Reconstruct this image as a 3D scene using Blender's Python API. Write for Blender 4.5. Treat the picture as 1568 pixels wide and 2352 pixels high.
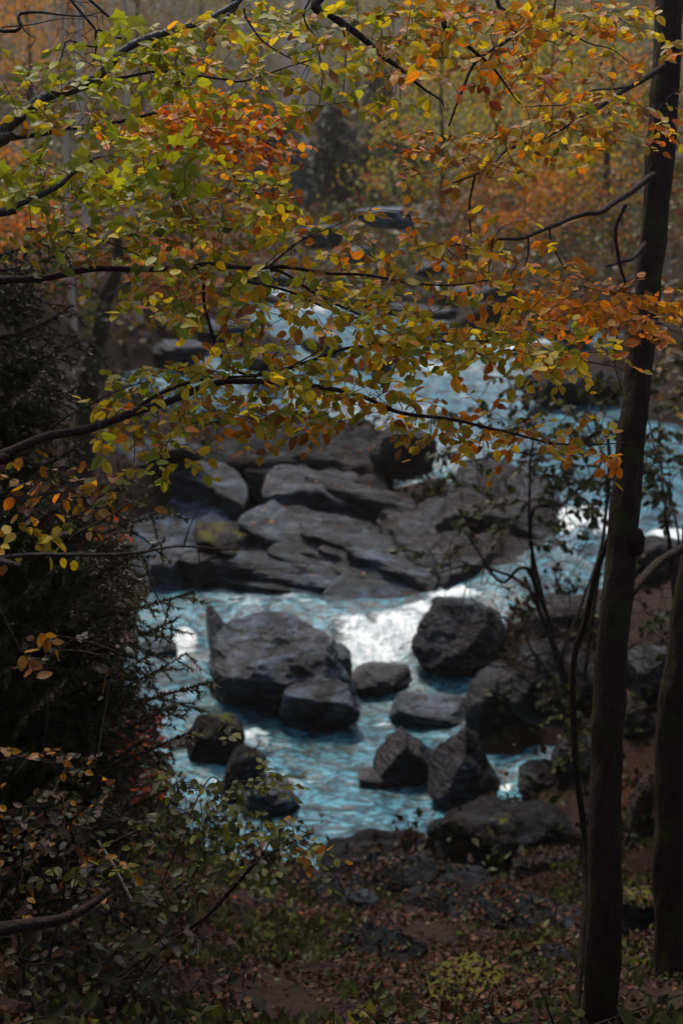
import bpy, bmesh, math, random
import numpy as np
from mathutils import Vector, Matrix

# ------------------------------------------------------------------ camera, sky, sun, exposure
SC = bpy.context.scene
for o in list(bpy.data.objects):
    bpy.data.objects.remove(o)
S = 1.36                       # metres per terrain unit
EYE = 7.0 * S
PITCH = math.radians(15.0)
FOC = 2352 * 50 / 36.0
cam = bpy.data.cameras.new("camera")
cam.lens = 50; cam.sensor_width = 36; cam.sensor_fit = 'AUTO'
cam.clip_start = 0.05; cam.clip_end = 1500
cam.dof.use_dof = True; cam.dof.focus_distance = 6.2; cam.dof.aperture_fstop = 2.5
cob = bpy.data.objects.new("camera", cam)
SC.collection.objects.link(cob)
cob.location = (0, 0, EYE); cob.rotation_euler = (math.pi/2 - PITCH, 0, 0)
SC.camera = cob

SUN_EL, SUN_AZ = math.radians(58), math.radians(-20)      # azimuth from +Y towards +X
world = bpy.data.worlds.new("World"); SC.world = world; world.use_nodes = True
wn = world.node_tree; wn.nodes.clear()
sky = wn.nodes.new("ShaderNodeTexSky"); sky.sky_type = 'NISHITA'; sky.sun_disc = False
sky.sun_elevation = SUN_EL; sky.sun_rotation = SUN_AZ
sky.air_density = 1.0; sky.dust_density = 2.0; sky.ozone_density = 1.0
bg = wn.nodes.new("ShaderNodeBackground"); bg.inputs[1].default_value = 0.10
wo = wn.nodes.new("ShaderNodeOutputWorld")
wn.links.new(sky.outputs[0], bg.inputs[0]); wn.links.new(bg.outputs[0], wo.inputs[0])
sl = bpy.data.lights.new("sun", 'SUN'); sl.energy = 1.8; sl.angle = math.radians(12); sl.color = (1.0, 0.94, 0.84)
so = bpy.data.objects.new("sun", sl); SC.collection.objects.link(so)
sd = Vector((math.sin(SUN_AZ)*math.cos(SUN_EL), math.cos(SUN_AZ)*math.cos(SUN_EL), math.sin(SUN_EL)))
so.rotation_euler = sd.to_track_quat('Z', 'Y').to_euler(); so.location = (0, 0, 60)
SC.view_settings.view_transform = 'Standard'; SC.view_settings.look = 'None'
SC.view_settings.exposure = 1.12; SC.view_settings.gamma = 1.0; SC.view_settings.use_curve_mapping = False
SC.cycles.use_denoising = True
SC.cycles.max_bounces = 6; SC.cycles.diffuse_bounces = 3; SC.cycles.transparent_max_bounces = 6

rng = np.random.default_rng(7); random.seed(7)

# ------------------------------------------------------------------ sight lines: plate units (1568 x 2352) to places
CP, SP = math.cos(PITCH), math.sin(PITCH)
CAMV = np.array([0, 0, EYE])
def ray(u, v):
    a = (u - 784) / FOC; b = -(v - 1176) / FOC
    return np.array([a, CP + b*SP, -SP + b*CP])
def P(u, v, d): return CAMV + d * ray(u, v)
def PZ(u, v, z):                              # where a sight line meets level z
    r = ray(u, v); return CAMV + r * ((z - EYE) / r[2])
def proj(p):
    q = np.asarray(p, float) - CAMV
    f = q[..., 1]*CP - q[..., 2]*SP; up = q[..., 1]*SP + q[..., 2]*CP
    f = np.where(np.abs(f) < 1e-3, 1e-3, f)
    return 784 + FOC*q[..., 0]/f, 1176 - FOC*up/f, f

# ------------------------------------------------------------------ noise
_perm = rng.permutation(256); _perm = np.concatenate([_perm, _perm, _perm])
_g3 = rng.normal(size=(256, 3)); _g3 /= np.linalg.norm(_g3, axis=1)[:, None]
def noise(p):
    p = np.asarray(p, float); i = np.floor(p).astype(int); f = p - i; i = i & 255
    w = f*f*f*(f*(f*6-15)+10)
    out = 0
    for dx in (0, 1):
        for dy in (0, 1):
            for dz in (0, 1):
                h = _perm[_perm[_perm[i[..., 0]+dx] + i[..., 1]+dy] + i[..., 2]+dz]
                g = _g3[h]
                dot = (g * (f - np.array([dx, dy, dz]))).sum(-1)
                wt = (w[..., 0] if dx else 1-w[..., 0])*(w[..., 1] if dy else 1-w[..., 1])*(w[..., 2] if dz else 1-w[..., 2])
                out = out + wt*dot
    return out * 1.6
def fbm(p, octv=4, gain=0.5, lac=2.03):
    p = np.asarray(p, float); a = 1; s = 0
    for k in range(octv):
        s = s + a*noise(p + 17.3*k); p = p*lac; a *= gain
    return s

# ------------------------------------------------------------------ objects
COL = SC.collection
def link(o): COL.objects.link(o); return o
def tag(o, label=None, cat=None, group=None, kind=None):
    if label: o['label'] = label
    if cat: o['category'] = cat
    if group: o['group'] = group
    if kind: o['kind'] = kind
    return o
def empty(name, loc, label, cat, group=None):
    o = link(bpy.data.objects.new(name, None)); o.location = Vector(loc); o.empty_display_size = 0.2
    return tag(o, label, cat, group)
def raw_mesh(name, V, F, mats, cols=None, uv=None, smooth=True, fattr=None):
    """F: list of (n,k) index arrays"""
    me = bpy.data.meshes.new(name)
    V = np.ascontiguousarray(V, dtype=np.float32)
    F = [np.asarray(f, dtype=np.int32) for f in F if len(f)]
    me.vertices.add(len(V)); me.vertices.foreach_set('co', V.ravel())
    nl = sum(f.size for f in F); npoly = sum(len(f) for f in F)
    me.loops.add(nl); me.polygons.add(npoly)
    li = np.concatenate([f.ravel() for f in F])
    me.loops.foreach_set('vertex_index', li)
    tot = np.concatenate([np.full(len(f), f.shape[1], np.int32) for f in F])
    st = np.concatenate([[0], np.cumsum(tot)[:-1]]).astype(np.int32)
    me.polygons.foreach_set('loop_start', st)
    me.update(calc_edges=True)
    me.polygons.foreach_set('use_smooth', np.full(npoly, smooth, dtype=bool))
    for m in (mats if isinstance(mats, (list, tuple)) else [mats]): me.materials.append(m)
    if cols is not None:
        a = me.attributes.new('col', 'FLOAT_COLOR', 'POINT')
        c = np.ones((len(V), 4), np.float32); c[:, :3] = cols
        a.data.foreach_set('color', c.ravel())
    if fattr:
        for k, arr in fattr.items():
            a = me.attributes.new(k, 'FLOAT', 'POINT'); a.data.foreach_set('value', np.asarray(arr, np.float32))
    if uv is not None:
        l = me.uv_layers.new(name='uv'); l.data.foreach_set('uv', np.ascontiguousarray(uv[li], np.float32).ravel())
    me.validate(); me.update()
    return me
class MB:
    def __init__(s): s.V = []; s.F = {}; s.n = 0; s.C = []
    def add(s, V, faces, col=None):
        V = np.asarray(V, float)
        for f in (faces if isinstance(faces, list) else [faces]):
            f = np.asarray(f)
            if len(f): s.F.setdefault(f.shape[1], []).append(f + s.n)
        s.V.append(V); s.n += len(V)
        s.C.append(np.tile(np.asarray(col if col is not None else (1, 1, 1), float), (len(V), 1)) if np.ndim(col) < 2 else np.asarray(col))
    def tube(s, pts, rad, sides=5, col=None):
        pts = np.asarray(pts, float); n = len(pts); rad = np.broadcast_to(np.asarray(rad, float), (n,))
        t = np.gradient(pts, axis=0); t /= np.linalg.norm(t, axis=1)[:, None] + 1e-9
        ref = np.array([0, 0, 1.0]) if abs(t[:, 2]).mean() < 0.8 else np.array([0, 1.0, 0])
        a = np.cross(t, ref); a /= np.linalg.norm(a, axis=1)[:, None] + 1e-9
        b = np.cross(t, a)
        th = np.linspace(0, 2*math.pi, sides, endpoint=False)
        V = pts[:, None, :] + rad[:, None, None]*(np.cos(th)[None, :, None]*a[:, None, :] + np.sin(th)[None, :, None]*b[:, None, :])
        V = V.reshape(-1, 3)
        i = np.arange(n-1)[:, None]*sides; j = np.arange(sides)[None, :]; k = (j+1) % sides
        q = np.stack([i+j, i+k, i+sides+k, i+sides+j], -1).reshape(-1, 4)
        V = np.vstack([V, pts[-1] + t[-1]*rad[-1]*0.8])
        e = (n-1)*sides
        cap = np.stack([e+np.arange(sides), e+(np.arange(sides)+1) % sides, np.full(sides, n*sides)], -1)
        s.add(V, [q, cap], col)
    def build(s, name, mat, parent=None, smooth=True, kind=None, origin=None):
        if not s.n: return None
        V = np.vstack(s.V)
        if parent is not None: V = V - np.array(parent.matrix_basis.translation)
        elif origin is not None: V = V - np.asarray(origin)
        me = raw_mesh(name, V, [np.vstack(f) for f in s.F.values()], mat, np.vstack(s.C), smooth=smooth)
        o = link(bpy.data.objects.new(name, me))
        if parent is not None: o.parent = parent
        elif origin is not None: o.location = Vector(origin)
        if kind: o['kind'] = kind
        return o
def smooth_path(pts, per=6):
    pts = np.asarray(pts, float)
    if len(pts) < 3:
        return np.array([pts[0] + (pts[-1]-pts[0])*t for t in np.linspace(0, 1, per+1)])
    p = np.vstack([2*pts[0]-pts[1], pts, 2*pts[-1]-pts[-2]]); out = []
    for i in range(1, len(p)-2):
        for t in np.linspace(0, 1, per, endpoint=False):
            out.append(0.5*((2*p[i]) + (-p[i-1]+p[i+1])*t + (2*p[i-1]-5*p[i]+4*p[i+1]-p[i+2])*t*t + (-p[i-1]+3*p[i]-3*p[i+1]+p[i+2])*t**3))
    out.append(pts[-1]); return np.array(out)

# ------------------------------------------------------------------ materials
def mat(name):
    m = bpy.data.materials.new(name); m.use_nodes = True; nt = m.node_tree; nt.nodes.clear()
    out = nt.nodes.new('ShaderNodeOutputMaterial'); return m, nt, out
def N(nt, t, **kw):
    n = nt.nodes.new(t)
    for k, v in kw.items():
        if k.startswith('i_'):
            key = k[2:]; key = int(key) if key.isdigit() else key.replace('_', ' ')
            n.inputs[key].default_value = v
        else: setattr(n, k, v)
    return n
def ramp(nt, fac, stops, interp='LINEAR'):
    r = nt.nodes.new('ShaderNodeValToRGB'); r.color_ramp.interpolation = interp
    e = r.color_ramp.elements
    while len(e) < len(stops): e.new(0.5)
    for el, (p, c) in zip(e, stops):
        el.position = p; el.color = (*c, 1) if len(c) == 3 else c
    nt.links.new(fac, r.inputs[0]); return r
def mix(nt, fac, a, b, mode='MIX'):
    m = nt.nodes.new('ShaderNodeMix'); m.data_type = 'RGBA'; m.blend_type = mode
    for sock, x in ((m.inputs[0], fac), (m.inputs[6], a), (m.inputs[7], b)):
        if hasattr(x, 'links'): nt.links.new(x, sock)
        else: sock.default_value = x if not isinstance(x, tuple) or len(x) == 4 else (*x, 1)
    return m.outputs[2]
def math_n(nt, op, a, b=0.0, c=None):
    m = nt.nodes.new('ShaderNodeMath'); m.operation = op
    for i, x in enumerate((a, b) if c is None else (a, b, c)):
        if hasattr(x, 'links'): nt.links.new(x, m.inputs[i])
        else: m.inputs[i].default_value = x
    return m.outputs[0]
def bump(nt, h, strength=0.5, dist=0.02):
    b = N(nt, 'ShaderNodeBump'); b.inputs['Strength'].default_value = strength; b.inputs['Distance'].default_value = dist
    nt.links.new(h, b.inputs['Height']); return b.outputs[0]
def pos(nt): return N(nt, 'ShaderNodeNewGeometry').outputs['Position']
def noise_n(nt, vec, scale, detail=4, rough=0.55, dist=0.0):
    n = N(nt, 'ShaderNodeTexNoise'); n.inputs['Scale'].default_value = scale; n.inputs['Detail'].default_value = detail
    n.inputs['Roughness'].default_value = rough; n.inputs['Distortion'].default_value = dist
    nt.links.new(vec, n.inputs['Vector']); return n.outputs['Fac']
def mapping(nt, vec, scale=(1, 1, 1), rot=(0, 0, 0)):
    m = N(nt, 'ShaderNodeMapping'); m.inputs['Scale'].default_value = scale; m.inputs['Rotation'].default_value = rot
    nt.links.new(vec, m.inputs['Vector']); return m.outputs[0]

def leaf_material(name, trans=0.58, rough=0.42, veins=True, spec=0.28):
    m, nt, out = mat(name)
    at = N(nt, 'ShaderNodeAttribute', attribute_name='col')
    c = at.outputs['Color']
    n1 = noise_n(nt, pos(nt), 38, 3)
    c = mix(nt, ramp(nt, n1, [(0.66, (0, 0, 0)), (0.78, (0.5, 0.5, 0.5))]).outputs[0], c, (0.11, 0.035, 0.012))
    bs = N(nt, 'ShaderNodeBsdfPrincipled')
    bs.inputs['Roughness'].default_value = rough; bs.inputs['Specular IOR Level'].default_value = spec
    if veins:
        uvn = N(nt, 'ShaderNodeUVMap', uv_map='uv'); sx = N(nt, 'ShaderNodeSeparateXYZ'); nt.links.new(uvn.outputs[0], sx.inputs[0])
        ax = math_n(nt, 'ABSOLUTE', sx.outputs[0])
        rib = math_n(nt, 'LESS_THAN', ax, 0.022)
        side = math_n(nt, 'SUBTRACT', sx.outputs[1], math_n(nt, 'MULTIPLY', ax, 0.75))
        sv = math_n(nt, 'LESS_THAN', math_n(nt, 'PINGPONG', math_n(nt, 'MULTIPLY', side, 9.0), 0.5), 0.08)
        vv = math_n(nt, 'MAXIMUM', rib, math_n(nt, 'MULTIPLY', sv, 0.45))
        c = mix(nt, math_n(nt, 'MULTIPLY', vv, 0.55), c, (0.09, 0.045, 0.012))
        nt.links.new(bump(nt, math_n(nt, 'PINGPONG', math_n(nt, 'MULTIPLY', side, 9.0), 0.5), 0.35, 0.004), bs.inputs['Normal'])
    nt.links.new(c, bs.inputs['Base Color'])
    tr = N(nt, 'ShaderNodeBsdfTranslucent'); nt.links.new(c, tr.inputs['Color'])
    mx = N(nt, 'ShaderNodeMixShader'); mx.inputs[0].default_value = trans
    nt.links.new(bs.outputs[0], mx.inputs[1]); nt.links.new(tr.outputs[0], mx.inputs[2]); nt.links.new(mx.outputs[0], out.inputs[0])
    return m
M_LEAF = leaf_material('leaf')
M_FARLEAF = leaf_material('distant leaf', 0.4, 0.5, veins=False)
M_LITTER = leaf_material('fallen leaf', 0.15, 0.5, veins=False, spec=0.08)
M_NEEDLE = leaf_material('needle', 0.12, 0.5, veins=False)

def bark_material(name, c0, c1, moss=0.4, rough=0.7):
    m, nt, out = mat(name); p = pos(nt)
    f = noise_n(nt, mapping(nt, p, (1, 1, 0.22)), 26, 6, 0.65)
    c = ramp(nt, f, [(0.3, c0), (0.7, c1)]).outputs[0]
    mo = noise_n(nt, p, 5.5, 5, 0.65)
    lo = 0.68 - 0.25*moss
    c = mix(nt, ramp(nt, mo, [(lo, (0, 0, 0)), (lo+0.12, (1, 1, 1))]).outputs[0], c, mix(nt, noise_n(nt, p, 60, 2), (0.022, 0.021, 0.006), (0.055, 0.05, 0.010)))
    bs = N(nt, 'ShaderNodeBsdfPrincipled'); bs.inputs['Roughness'].default_value = rough
    bs.inputs['Specular IOR Level'].default_value = 0.12 if rough > .3 else .5
    nt.links.new(c, bs.inputs['Base Color'])
    nt.links.new(bump(nt, f, 1.0, 0.05), bs.inputs['Normal']); nt.links.new(bs.outputs[0], out.inputs[0]); return m
M_BARK = bark_material('dark wet bark', (0.024, 0.0115, 0.011), (0.050, 0.026, 0.023), 0.3)
M_MOSSBARK = bark_material('mossy bark', (0.022, 0.0115, 0.0105), (0.042, 0.023, 0.019), 0.75)
M_TWIG = bark_material('twig bark', (0.020, 0.012, 0.011), (0.042, 0.026, 0.022), 0.0, 0.45)
M_PALEBARK = bark_material('pale bark', (0.42, 0.31, 0.23), (0.66, 0.52, 0.41), 0.12)
M_WETLIMB = bark_material('wet limb bark', (0.02, 0.015, 0.015), (0.05, 0.034, 0.032), 0.0, 0.22)

def rock_material():
    m, nt, out = mat('river rock'); p = pos(nt); oi = N(nt, 'ShaderNodeObjectInfo')
    n1 = noise_n(nt, p, 1.7, 8, 0.66, 0.5)
    st = noise_n(nt, mapping(nt, p, (1.1, 1.1, 6.5), (0.25, 0.42, 0.2)), 2.4, 6, 0.65, 0.6)
    n3 = noise_n(nt, p, 13, 5, 0.7)
    k = math_n(nt, 'ADD', math_n(nt, 'MULTIPLY', n1, 0.55), math_n(nt, 'MULTIPLY', st, 0.45))
    v = ramp(nt, k, [(0.41, (0.10, 0.075, 0.07)), (0.49, (0.70, 0.67, 0.67)), (0.59, (2.2, 2.4, 2.6))]).outputs[0]
    c = mix(nt, 1.0, oi.outputs['Color'], v, 'MULTIPLY')
    li = ramp(nt, n3, [(0.54, (0, 0, 0)), (0.66, (0.75, 0.75, 0.75))]).outputs[0]
    c = mix(nt, li, c, mix(nt, 1.0, c, (2.3, 2.3, 2.25), 'MULTIPLY'))
    br = ramp(nt, noise_n(nt, p, .85, 5, .6, .8), [(.46, (0, 0, 0)), (.56, (.8, .8, .8))]).outputs[0]
    c = mix(nt, br, c, mix(nt, 1.0, c, (1.05, .72, .58), 'MULTIPLY'))
    crev = ramp(nt, st, [(0.36, (1, 1, 1)), (0.42, (0, 0, 0))]).outputs[0]
    c = mix(nt, crev, c, (0.012, 0.008, 0.007))
    gn = N(nt, 'ShaderNodeNewGeometry'); sn = N(nt, 'ShaderNodeSeparateXYZ'); nt.links.new(gn.outputs['Normal'], sn.inputs[0])
    mo = math_n(nt, 'MULTIPLY', math_n(nt, 'ADD', noise_n(nt, p, 3.2, 5, 0.7), math_n(nt, 'MULTIPLY', sn.outputs[2], 0.22)), 1.0)
    thr = math_n(nt, 'SUBTRACT', 1.02, math_n(nt, 'MULTIPLY', oi.outputs['Alpha'], 0.55))
    mf = math_n(nt, 'MULTIPLY', math_n(nt, 'SUBTRACT', mo, thr), 9.0); mf.node.use_clamp = True
    mc = mix(nt, noise_n(nt, p, 30, 4, 0.7), (0.03, 0.028, 0.007), (0.135, 0.125, 0.022))
    c = mix(nt, mf, c, mc)
    bs = N(nt, 'ShaderNodeBsdfPrincipled'); nt.links.new(c, bs.inputs['Base Color'])
    r = math_n(nt, 'ADD', math_n(nt, 'MULTIPLY', n3, 0.42), math_n(nt, 'ADD', 0.10, math_n(nt, 'MULTIPLY', mf, 0.5)))
    nt.links.new(r, bs.inputs['Roughness']); sp_ = math_n(nt, 'SUBTRACT', 0.2, math_n(nt, 'MULTIPLY', oi.outputs['Alpha'], .5)); mx_ = math_n(nt, 'MAXIMUM', sp_, 0.05); nt.links.new(mx_, bs.inputs['Specular IOR Level'])
    h = math_n(nt, 'ADD', math_n(nt, 'MULTIPLY', st, 1.0), math_n(nt, 'MULTIPLY', n3, 0.35))
    nt.links.new(bump(nt, h, 0.8, 0.12), bs.inputs['Normal']); nt.links.new(bs.outputs[0], out.inputs[0]); return m
M_ROCK = rock_material()

def ground_material():
    m, nt, out = mat('forest floor'); p = pos(nt)
    at = N(nt, 'ShaderNodeAttribute', attribute_name='col')
    n1 = noise_n(nt, p, 1.2, 8, 0.7, 0.4); n2 = noise_n(nt, p, 14, 5, 0.75)
    v = ramp(nt, n2, [(0.3, (0.35, 0.3, 0.3)), (0.5, (0.9, 0.9, 0.9)), (0.72, (1.8, 1.7, 1.6))]).outputs[0]
    c = mix(nt, 1.0, at.outputs['Color'], v, 'MULTIPLY')
    c = mix(nt, ramp(nt, n1, [(0.55, (0, 0, 0)), (0.7, (0.7, 0.7, 0.7))]).outputs[0], c, (0.045, 0.042, 0.014))
    bs = N(nt, 'ShaderNodeBsdfPrincipled'); bs.inputs['Roughness'].default_value = 0.8; bs.inputs['Specular IOR Level'].default_value = 0.12
    nt.links.new(c, bs.inputs['Base Color']); nt.links.new(bump(nt, n2, 0.9, 0.08), bs.inputs['Normal'])
    nt.links.new(bs.outputs[0], out.inputs[0]); return m
M_GROUND = ground_material()

def water_material():
    m, nt, out = mat('river water'); p = pos(nt)
    fo = N(nt, 'ShaderNodeAttribute', attribute_name='foam').outputs['Fac']
    w1 = noise_n(nt, mapping(nt, p, (0.85, 1.25, 1.0), (0, 0, 0.25)), 1.2, 3, 0.58, 2.4)
    w2 = noise_n(nt, mapping(nt, p, (0.7, 1.7, 1.0), (0, 0, -0.2)), 3.0, 3, 0.6, 2.0)
    k = math_n(nt, 'ADD', math_n(nt, 'MULTIPLY', w1, 0.56), math_n(nt, 'MULTIPLY', w2, 0.44))
    base = ramp(nt, k, [(0.40, (0.010, 0.016, 0.020)), (0.47, (0.026, 0.098, 0.128)), (0.56, (0.070, 0.235, 0.30)), (0.70, (0.14, 0.345, 0.425))])
    base = base.outputs[0]
    ff = math_n(nt, 'ADD', math_n(nt, 'MULTIPLY', fo, 0.75), math_n(nt, 'MULTIPLY', math_n(nt, 'SUBTRACT', k, 0.5), 1.9))
    ln1 = math_n(nt, 'ABSOLUTE', math_n(nt, 'SUBTRACT', noise_n(nt, mapping(nt, p, (0.8, 1.4, 1.0), (0, 0, .2)), 1.5, 3, 0.55, 2.6), 0.5))
    dk = ramp(nt, ln1, [(0.0, (.9, .9, .9)), (0.03, (.75, .75, .75)), (0.085, (0, 0, 0))]).outputs[0]
    base = mix(nt, dk, base, (0.012, 0.018, 0.021))
    fm = ramp(nt, ff, [(0.34, (0, 0, 0)), (0.70, (1, 1, 1))]).outputs[0]
    w3 = noise_n(nt, mapping(nt, p, (2.4, 0.55, 1.0), (0, 0, 0.2)), 4.0, 5, 0.7, 1.2)
    fc = ramp(nt, w3, [(0.34, (0.33, 0.43, 0.44)), (0.58, (0.90, 0.91, 0.88))]).outputs[0]
    c = mix(nt, fm, base, fc)
    bs = N(nt, 'ShaderNodeBsdfPrincipled'); nt.links.new(c, bs.inputs['Base Color'])
    nt.links.new(math_n(nt, 'ADD', 0.36, math_n(nt, 'MULTIPLY', fm, 0.4)), bs.inputs['Roughness']); bs.inputs['Specular IOR Level'].default_value = 0.32
    bs.inputs['IOR'].default_value = 1.33
    h = math_n(nt, 'ADD', math_n(nt, 'MULTIPLY', w1, 1.0), math_n(nt, 'MULTIPLY', w2, 0.6))
    nt.links.new(bump(nt, h, 0.4, 0.14), bs.inputs['Normal']); nt.links.new(bs.outputs[0], out.inputs[0]); return m
M_WATER = water_material()

# ------------------------------------------------------------------ terrain and river levels
def rbf(pts, vals, smooth=0.02):
    pts = np.asarray(pts); d = np.linalg.norm(pts[:, None]-pts[None], axis=2)
    n = len(pts); A = np.zeros((n+3, n+3)); A[:n, :n] = -d - smooth*np.eye(n)
    A[:n, n] = 1; A[:n, n+1:] = pts/50.0; A[n, :n] = 1; A[n+1:, :n] = pts.T/50.0
    w = np.linalg.solve(A, np.concatenate([vals, [0, 0, 0]]))
    def f(q):
        q = np.asarray(q, float); sh = q.shape[:-1]; q = q.reshape(-1, 2); out = np.empty(len(q))
        for i in range(0, len(q), 20000):
            b = q[i:i+20000]; dd = np.linalg.norm(b[:, None]-pts[None], axis=2)
            out[i:i+20000] = -dd @ w[:n] + w[n] + (b/50.0) @ w[n+1:]
        return out.reshape(sh)
    return f
WPTS = [(600,1200,.3),(750,1150,.55),(800,1250,.35),(700,1290,.3),(900,1200,.6),(900,1300,.35),(650,1100,.9),(540,1270,.3),(430,1220,.4),(300,1200,.5),(1000,1230,.6),(700,1955,0),(500,1800,0),(350,1850,0),(1200,1800,0),(1300,1850,0),(1000,1650,.03),(700,1660,.03),(1000,1950,0),
        (430,1640,.16),(350,1640,.18),(380,1500,.36),(430,1400,.52),(330,1350,.55),(600,1385,.62),(760,1400,.62),(870,1425,.6),(840,1530,.22),(830,1575,.06),(720,1570,.1),
        (930,1400,.66),(1010,1385,.72),(1090,1345,.92),(1180,1320,1.05),(1550,1310,1.1),
        (1550,1235,1.32),(1380,1215,1.35),(1300,1150,1.5),(1100,1090,1.62),(1000,1010,1.72),(1400,1050,1.62),(1550,1050,1.65),
        (800,1040,1.72),(700,990,1.85),(880,930,1.85),(950,900,1.9),(1100,890,1.95),(1130,835,2.25),(1250,800,2.5),(1400,790,2.6),(920,825,2.2),
        (700,770,2.55),(750,700,2.85),(650,650,3.1),(1000,650,3.05),(300,900,2.35),(80,830,2.5),(500,830,2.4),(900,575,3.4)]
wp = np.array([PZ(u, v, z*S) for u, v, z in WPTS])
GP = []
def gz(u, v, z): GP.append(PZ(u, v, z*S))
def gd(u, v, d): GP.append(P(u, v, d*S))
for u, v, z in WPTS:
    if v > 590 and (v, u) not in ((1200,600),(1150,750),(1250,800),(1290,700),(1200,900),(1300,900),(1100,650),(1270,540),(1220,430),(1200,300),(1230,1000)): gz(u, v, z-0.28)
for a in [(700,2352,3.35),(700,2250,2.55),(700,2150,1.7),(700,2060,.85),(650,1990,.0),(850,1985,.0),(560,1985,.3),(750,2010,.25),(1000,2100,1.25),(1000,2352,3.35),(1000,2220,2.3),(1000,1985,.15),
          (1250,2352,3.3),(1400,2330,3.25),(1400,2150,1.9),(1250,2100,1.3),(1200,1960,.4),(1330,1990,.7),(1330,1850,.45),(1400,1750,.75),(1500,1850,.5),(1350,1650,.85),(1450,1600,1.0),(1568,2352,3.5),(1568,2100,1.8),(1560,1650,1.1),
          (1250,1600,.55),(1180,1690,.25),(1300,1480,1.0),(1450,1400,1.25),(1250,1400,.9),
          (0,2352,4.1),(0,2150,3.4),(0,2000,2.95),(0,1800,2.35),(0,1600,1.9),(0,1400,1.7),(0,1200,1.8),(150,2352,3.8),(350,2352,3.55),(250,2150,2.55),(400,2150,2.1),(250,1950,1.5),(230,1800,.95),(280,1650,.45),(180,1500,1.0),(400,2020,1.0),(330,1900,.35),(250,1380,.75),
          (220,1300,1.0),(300,1250,1.0),(350,1180,1.2),(400,1100,1.5),(300,1060,1.9),(150,1080,2.1),(0,1020,2.25),(480,1250,.7),(520,1330,.5),
          (650,1250,.5),(800,1280,.4),(900,1340,.4),(700,1150,.75),(850,1150,.8),(600,1050,1.2),(950,1250,.7),(1050,1250,.95),(750,1090,1.05),(1150,1220,1.42),(950,1110,1.3),
          (480,980,2.05),(900,830,2.1),(1230,900,2.0),(1350,880,2.15),(1500,900,2.2),(450,780,2.75),(330,790,2.75),(550,760,2.8)]:
    gz(*a)
for a in [(0,760,25.5),(150,740,27),(300,720,29),(450,690,31),(0,600,28),(150,600,31),(300,600,34),(450,600,38),(560,560,44),(0,450,38),(200,450,44),(400,450,54),(560,450,62),
          (0,250,60),(200,250,66),(400,250,76),(600,300,80),(0,0,95),(300,0,105),(600,0,120),
          (720,520,52),(780,480,60),(700,420,70),(850,440,75),(950,460,66),(820,330,95),(950,330,88),(850,150,120),(850,0,150),
          (1050,540,48),(1150,600,40),(1250,640,36),(1350,690,33),(1500,740,29),(1100,430,58),(1250,480,48),(1400,540,40),(1568,600,33),(1100,250,75),(1300,300,62),(1450,350,52),(1568,400,45),(1100,0,110),(1300,0,95),(1568,0,85),(1568,850,26),
          (-500,2352,3.0),(-500,1700,8),(-500,1200,15),(-700,800,24),(-800,400,45),(-800,0,80),(2100,2352,3.0),(2100,1800,9),(2100,1300,14),(2200,900,20),(2300,500,36),(2300,0,70)]:
    gd(*a)
GP += [np.array([x, y, z]) for x, y, z in [(0, 0, EYE-1.75), (-3, 1, EYE-1.3), (3, 1, EYE-1.6), (0, -5, EYE-0.8), (-8, -4, EYE), (8, -4, EYE), (-15, 5, EYE+1), (15, 5, EYE), (0, 3.4, EYE-2.9),
                                          (0, 240, 75), (90, 200, 80), (-90, 200, 80), (120, 60, 40), (-120, 60, 45), (60, 20, 14), (-60, 20, 18), (60, -8, 12), (-60, -8, 15)]]
GP = np.array(GP)
_fl = GP[(GP[:, 1] > 47)] - np.array([0, 0, 1.6])
wp = np.vstack([wp, _fl]); water_h = rbf(wp[:, :2], wp[:, 2])
gfun = rbf(GP[:, :2], GP[:, 2], 0.05)
def ground_h(xy, detail=True):
    xy = np.asarray(xy, float); z = gfun(xy)
    if detail:
        p = np.concatenate([xy, np.zeros(xy.shape[:-1]+(1,))], -1)
        dist = np.linalg.norm(xy, axis=-1)
        k = np.clip((dist-2)/5, 0.2, 1)
        z = z + k*(0.15*fbm(p*0.9, 4) + 0.16*noise(p*0.33) + 0.10*(0.35-np.abs(noise(p*1.7+7)))) + np.clip((dist-40)/30, 0, 1)*1.0*noise(p*0.12)
    return z
def gpt(x, y, dz=0.0): return np.array([x, y, float(ground_h(np.array([[x, y]]))[0]) + dz])
def hit(u, v, lift=0.0):
    r = ray(u, v); ds = np.geomspace(3.0, 330, 500); q = CAMV + ds[:, None]*r
    g = ground_h(q[:, :2]) + lift
    i = np.argmax(q[:, 2] < g)
    if q[i, 2] >= g[i]: i = len(ds)-1
    return q[i], ds[i]
def fan(y0, y1, ny, a0, a1, nx, back=7.0):
    ys = np.geomspace(y0+back, y1+back, ny) - back
    a = np.linspace(a0, a1, nx)
    X = a[None, :]*(ys[:, None]+back); Y = np.repeat(ys[:, None], nx, 1)
    i = np.arange(ny-1)[:, None]*nx; j = np.arange(nx-1)[None, :]
    F = np.stack([i+j, i+j+1, i+nx+j+1, i+nx+j], -1).reshape(-1, 4)
    return X.ravel(), Y.ravel(), F

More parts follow.
